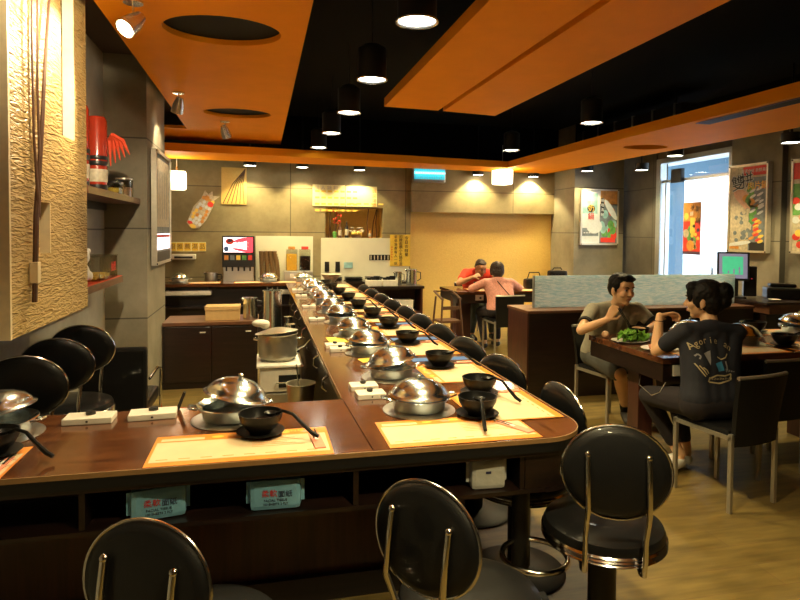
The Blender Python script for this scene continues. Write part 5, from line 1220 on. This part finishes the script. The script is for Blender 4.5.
def d_art(p):
    rn = random.Random(21)
    p.use(M['silverp']); p.quad([(cx_-.05, cz_+.015, 0), (cx_-.005, cz_+.03, 0), (cx_-.012, cz_-.02, 0), (cx_-.022, cz_-.05, 0)])
    def stroke(m, pts, w_):
        p.use(M[m])
        for a, c in zip(pts[:-1], pts[1:]):
            d_ = (Vector(c)-Vector(a)).normalized(); n_ = Vector((-d_.y, d_.x))*w_
            p.quad([(a[0]+n_.x, a[1]+n_.y, 0), (a[0]-n_.x, a[1]-n_.y, 0), (c[0]-n_.x, c[1]-n_.y, 0), (c[0]+n_.x, c[1]+n_.y, 0)])
    for k in range(3): stroke('gold', [(cx_-.105+.018*k, cz_-.04-.01*k), (cx_-.085+.018*k, cz_-.075), (cx_-.06+.01*k, cz_-.11+.008*k)], .003)
    stroke('silverp', [(cx_-.10, cz_), (cx_-.085, cz_+.012), (cx_-.07, cz_), (cx_-.08, cz_-.015)], .004)
    stroke('gold', [(cx_-.03, cz_-.12), (cx_+.01, cz_-.105), (cx_+.06, cz_-.11), (cx_+.10, cz_-.10)], .004); stroke('gold', [(cx_-.04, cz_-.14), (cx_+.02, cz_-.15), (cx_+.09, cz_-.135)], .004)
    stroke('gold', [(cx_-.035, cz_-.115), (cx_-.045, cz_-.14)], .004); stroke('gold', [(cx_+.10, cz_-.10), (cx_+.095, cz_-.135)], .004)
    for k in range(5): stroke('silverp', [(cx_+.07+.012*k, cz_-.07-.004*k), (cx_+.072+.012*k, cz_-.09)], .003)
    p.use(M['bluep']); p.quad([(cx_+.01, cz_-.04, 0), (cx_+.05, cz_-.03, 0), (cx_+.06, cz_-.08, 0), (cx_+.025, cz_-.085, 0)])
    stroke('gold', [(cx_+.03, cz_-.005), (cx_+.05, cz_-.02), (cx_+.08, cz_-.01), (cx_+.095, cz_+.01)], .003); stroke('silverp', [(cx_+.075, cz_-.03), (cx_+.08, cz_-.08)], .005)
    for k in range(14): stroke('gold', [(cx_-.03+.01*k, cz_-.118-.002*(k % 3)), (cx_-.028+.01*k, cz_-.13)], .0016)
backprint('shirt_print', None, d_art)

# --- man in red behind the far table
P3 = dict(hip=[(2.94, 8.30, .53), (3.14, 8.30, .53)], chest=(3.05, 8.22, .74), sh=[(2.86, 8.12, .93), (3.25, 8.10, .92)], head=(3.035, 7.98, .995), face=(.10, -.9, -.42), k=1.05,
 elb=[(2.66, 7.83, .80), (3.30, 7.82, .80)], wr=[(2.84, 7.76, .89), (3.12, 7.72, .80)], hand=[((.8, .1, .3), (-.2, -.8, .6), 1.1, 1), ((-.9, 0, .1), (0, -.2, 1), .8, -1)],
 knee=[(2.90, 7.85, .47), (3.14, 7.85, .47)], ank=[(2.86, 7.85, .10), (3.16, 7.85, .10)], toe=[V(0, -1, 0), V(0, -1, 0)], slv=.6, leglen=1.9)
body, hm_, F, rel, top, H = person('man in a red t-shirt eating behind the far table, head bent down', (3.0, 8.25, 0), P3, dict(shirt='shirtr', legs='jeans', shoe='shoe'), voxel=.008, skin='skin2')
H([((0, -.028, .050), (.077, .088, .076)), ((0, -.048, .012), (.074, .058, .07)), ((0, .02, .096), (.058, .05, .022))], 'hair2')
# --- person in pink, back to camera
P4 = dict(hip=[(2.82, 6.94, .53), (3.00, 6.94, .53)], chest=(2.92, 6.98, .72), sh=[(2.735, 7.02, .88), (3.07, 7.02, .88)], head=(2.915, 7.10, 1.01), face=(.1, .98, -.2), k=.95,
 elb=[(2.585, 7.12, .79), (3.24, 7.12, .79)], wr=[(2.74, 7.30, .80), (3.06, 7.34, .80)], hand=[((.6, .7, .1), (0, 0, 1), .6, 1), ((-.6, .6, .1), (0, 0, 1), .6, -1)],
 knee=[(2.80, 7.36, .47), (3.02, 7.36, .47)], ank=[(2.80, 7.20, .10), (3.02, 7.30, .10)], toe=[V(0, 1, 0), V(0, 1, 0)], slv=.95, slv2=.3, leglen=1.9, seen=True)
body, hm_, F, rel, top, H = person('person in a pink blouse seen from behind at the far table', (2.9, 6.95, 0), P4, dict(shirt='shirtp', legs='trous', shoe='shoe'), voxel=.008)
H([((0, -.028, .046), (.088, .096, .084)), ((0, -.05, -.005), (.085, .066, .082)), ((0, .03, .09), (.064, .052, .032)), ((-.07, .0, .01), (.02, .04, .06)), ((.07, .0, .01), (.02, .04, .06))], 'hair2')
m_ = mb().tube([V(-.10, -.085, .93-.0), V(-.02, -.11, .84), V(.08, -.10, .72)], .006, 6)
bvh = BVHTree.FromPolygons([v.co for v in top.data.vertices], [p_.vertices[:] for p_ in top.data.polygons])
pts = []
for k in range(12):
    a = k/11; x = -.03+.20*a; z = .90-.26*a; hit = bvh.ray_cast(V(x, -.6, z), V(0, 1, 0)); pts.append((hit[0] if hit[0] else V(x, -.1, z))-V(0, .004, 0))
m_.bm.free(); mb().tube(pts, .006, 6).build('bag_strap', M['trim'], body)


# ================================================================ WORLD, CAMERA
W = bpy.data.worlds.new('World'); S.world = W; W.use_nodes = True; nt = W.node_tree; bg = nt.nodes['Background']
sky = nt.nodes.new('ShaderNodeTexSky'); sky.sky_type = 'HOSEK_WILKIE'; sky.turbidity = 6; sky.sun_direction = Vector((.4, -.3, .85)).normalized()
mx = nt.nodes.new('ShaderNodeMix'); mx.data_type = 'RGBA'; mx.inputs[0].default_value = .75; mx.inputs[7].default_value = (.80, .92, 1, 1)
nt.links.new(sky.outputs[0], mx.inputs[6]); nt.links.new(mx.outputs[2], bg.inputs[0]); bg.inputs[1].default_value = 7
cam = bpy.data.cameras.new('camera'); co = bpy.data.objects.new('camera', cam); C.objects.link(co); S.camera = co
cam.sensor_fit = 'HORIZONTAL'; cam.sensor_width = 36; cam.lens = 598/800*36; cam.shift_y = -(300-251.4)/800; cam.clip_start = .05
yaw, pitch, roll = 0.22874, 0.0324, 0.00877
f = Vector((math.sin(yaw)*math.cos(pitch), math.cos(yaw)*math.cos(pitch), -math.sin(pitch))); r = Vector((math.cos(yaw), -math.sin(yaw), 0)); u = r.cross(f)
r2 = r*math.cos(roll)+u*math.sin(roll); u2 = u*math.cos(roll)-r*math.sin(roll)
co.matrix_world = Matrix(((r2.x, u2.x, -f.x, 0), (r2.y, u2.y, -f.y, 0), (r2.z, u2.z, -f.z, 1.5), (0, 0, 0, 1)))
S.view_settings.view_transform = 'Standard'; S.view_settings.look = 'None'; S.view_settings.gamma = 1; S.view_settings.exposure = .35; S.view_settings.use_curve_mapping = False
S.cycles.use_denoising = True; S.cycles.max_bounces = 8; S.cycles.sample_clamp_indirect = 6; S.cycles.transparent_max_bounces = 16
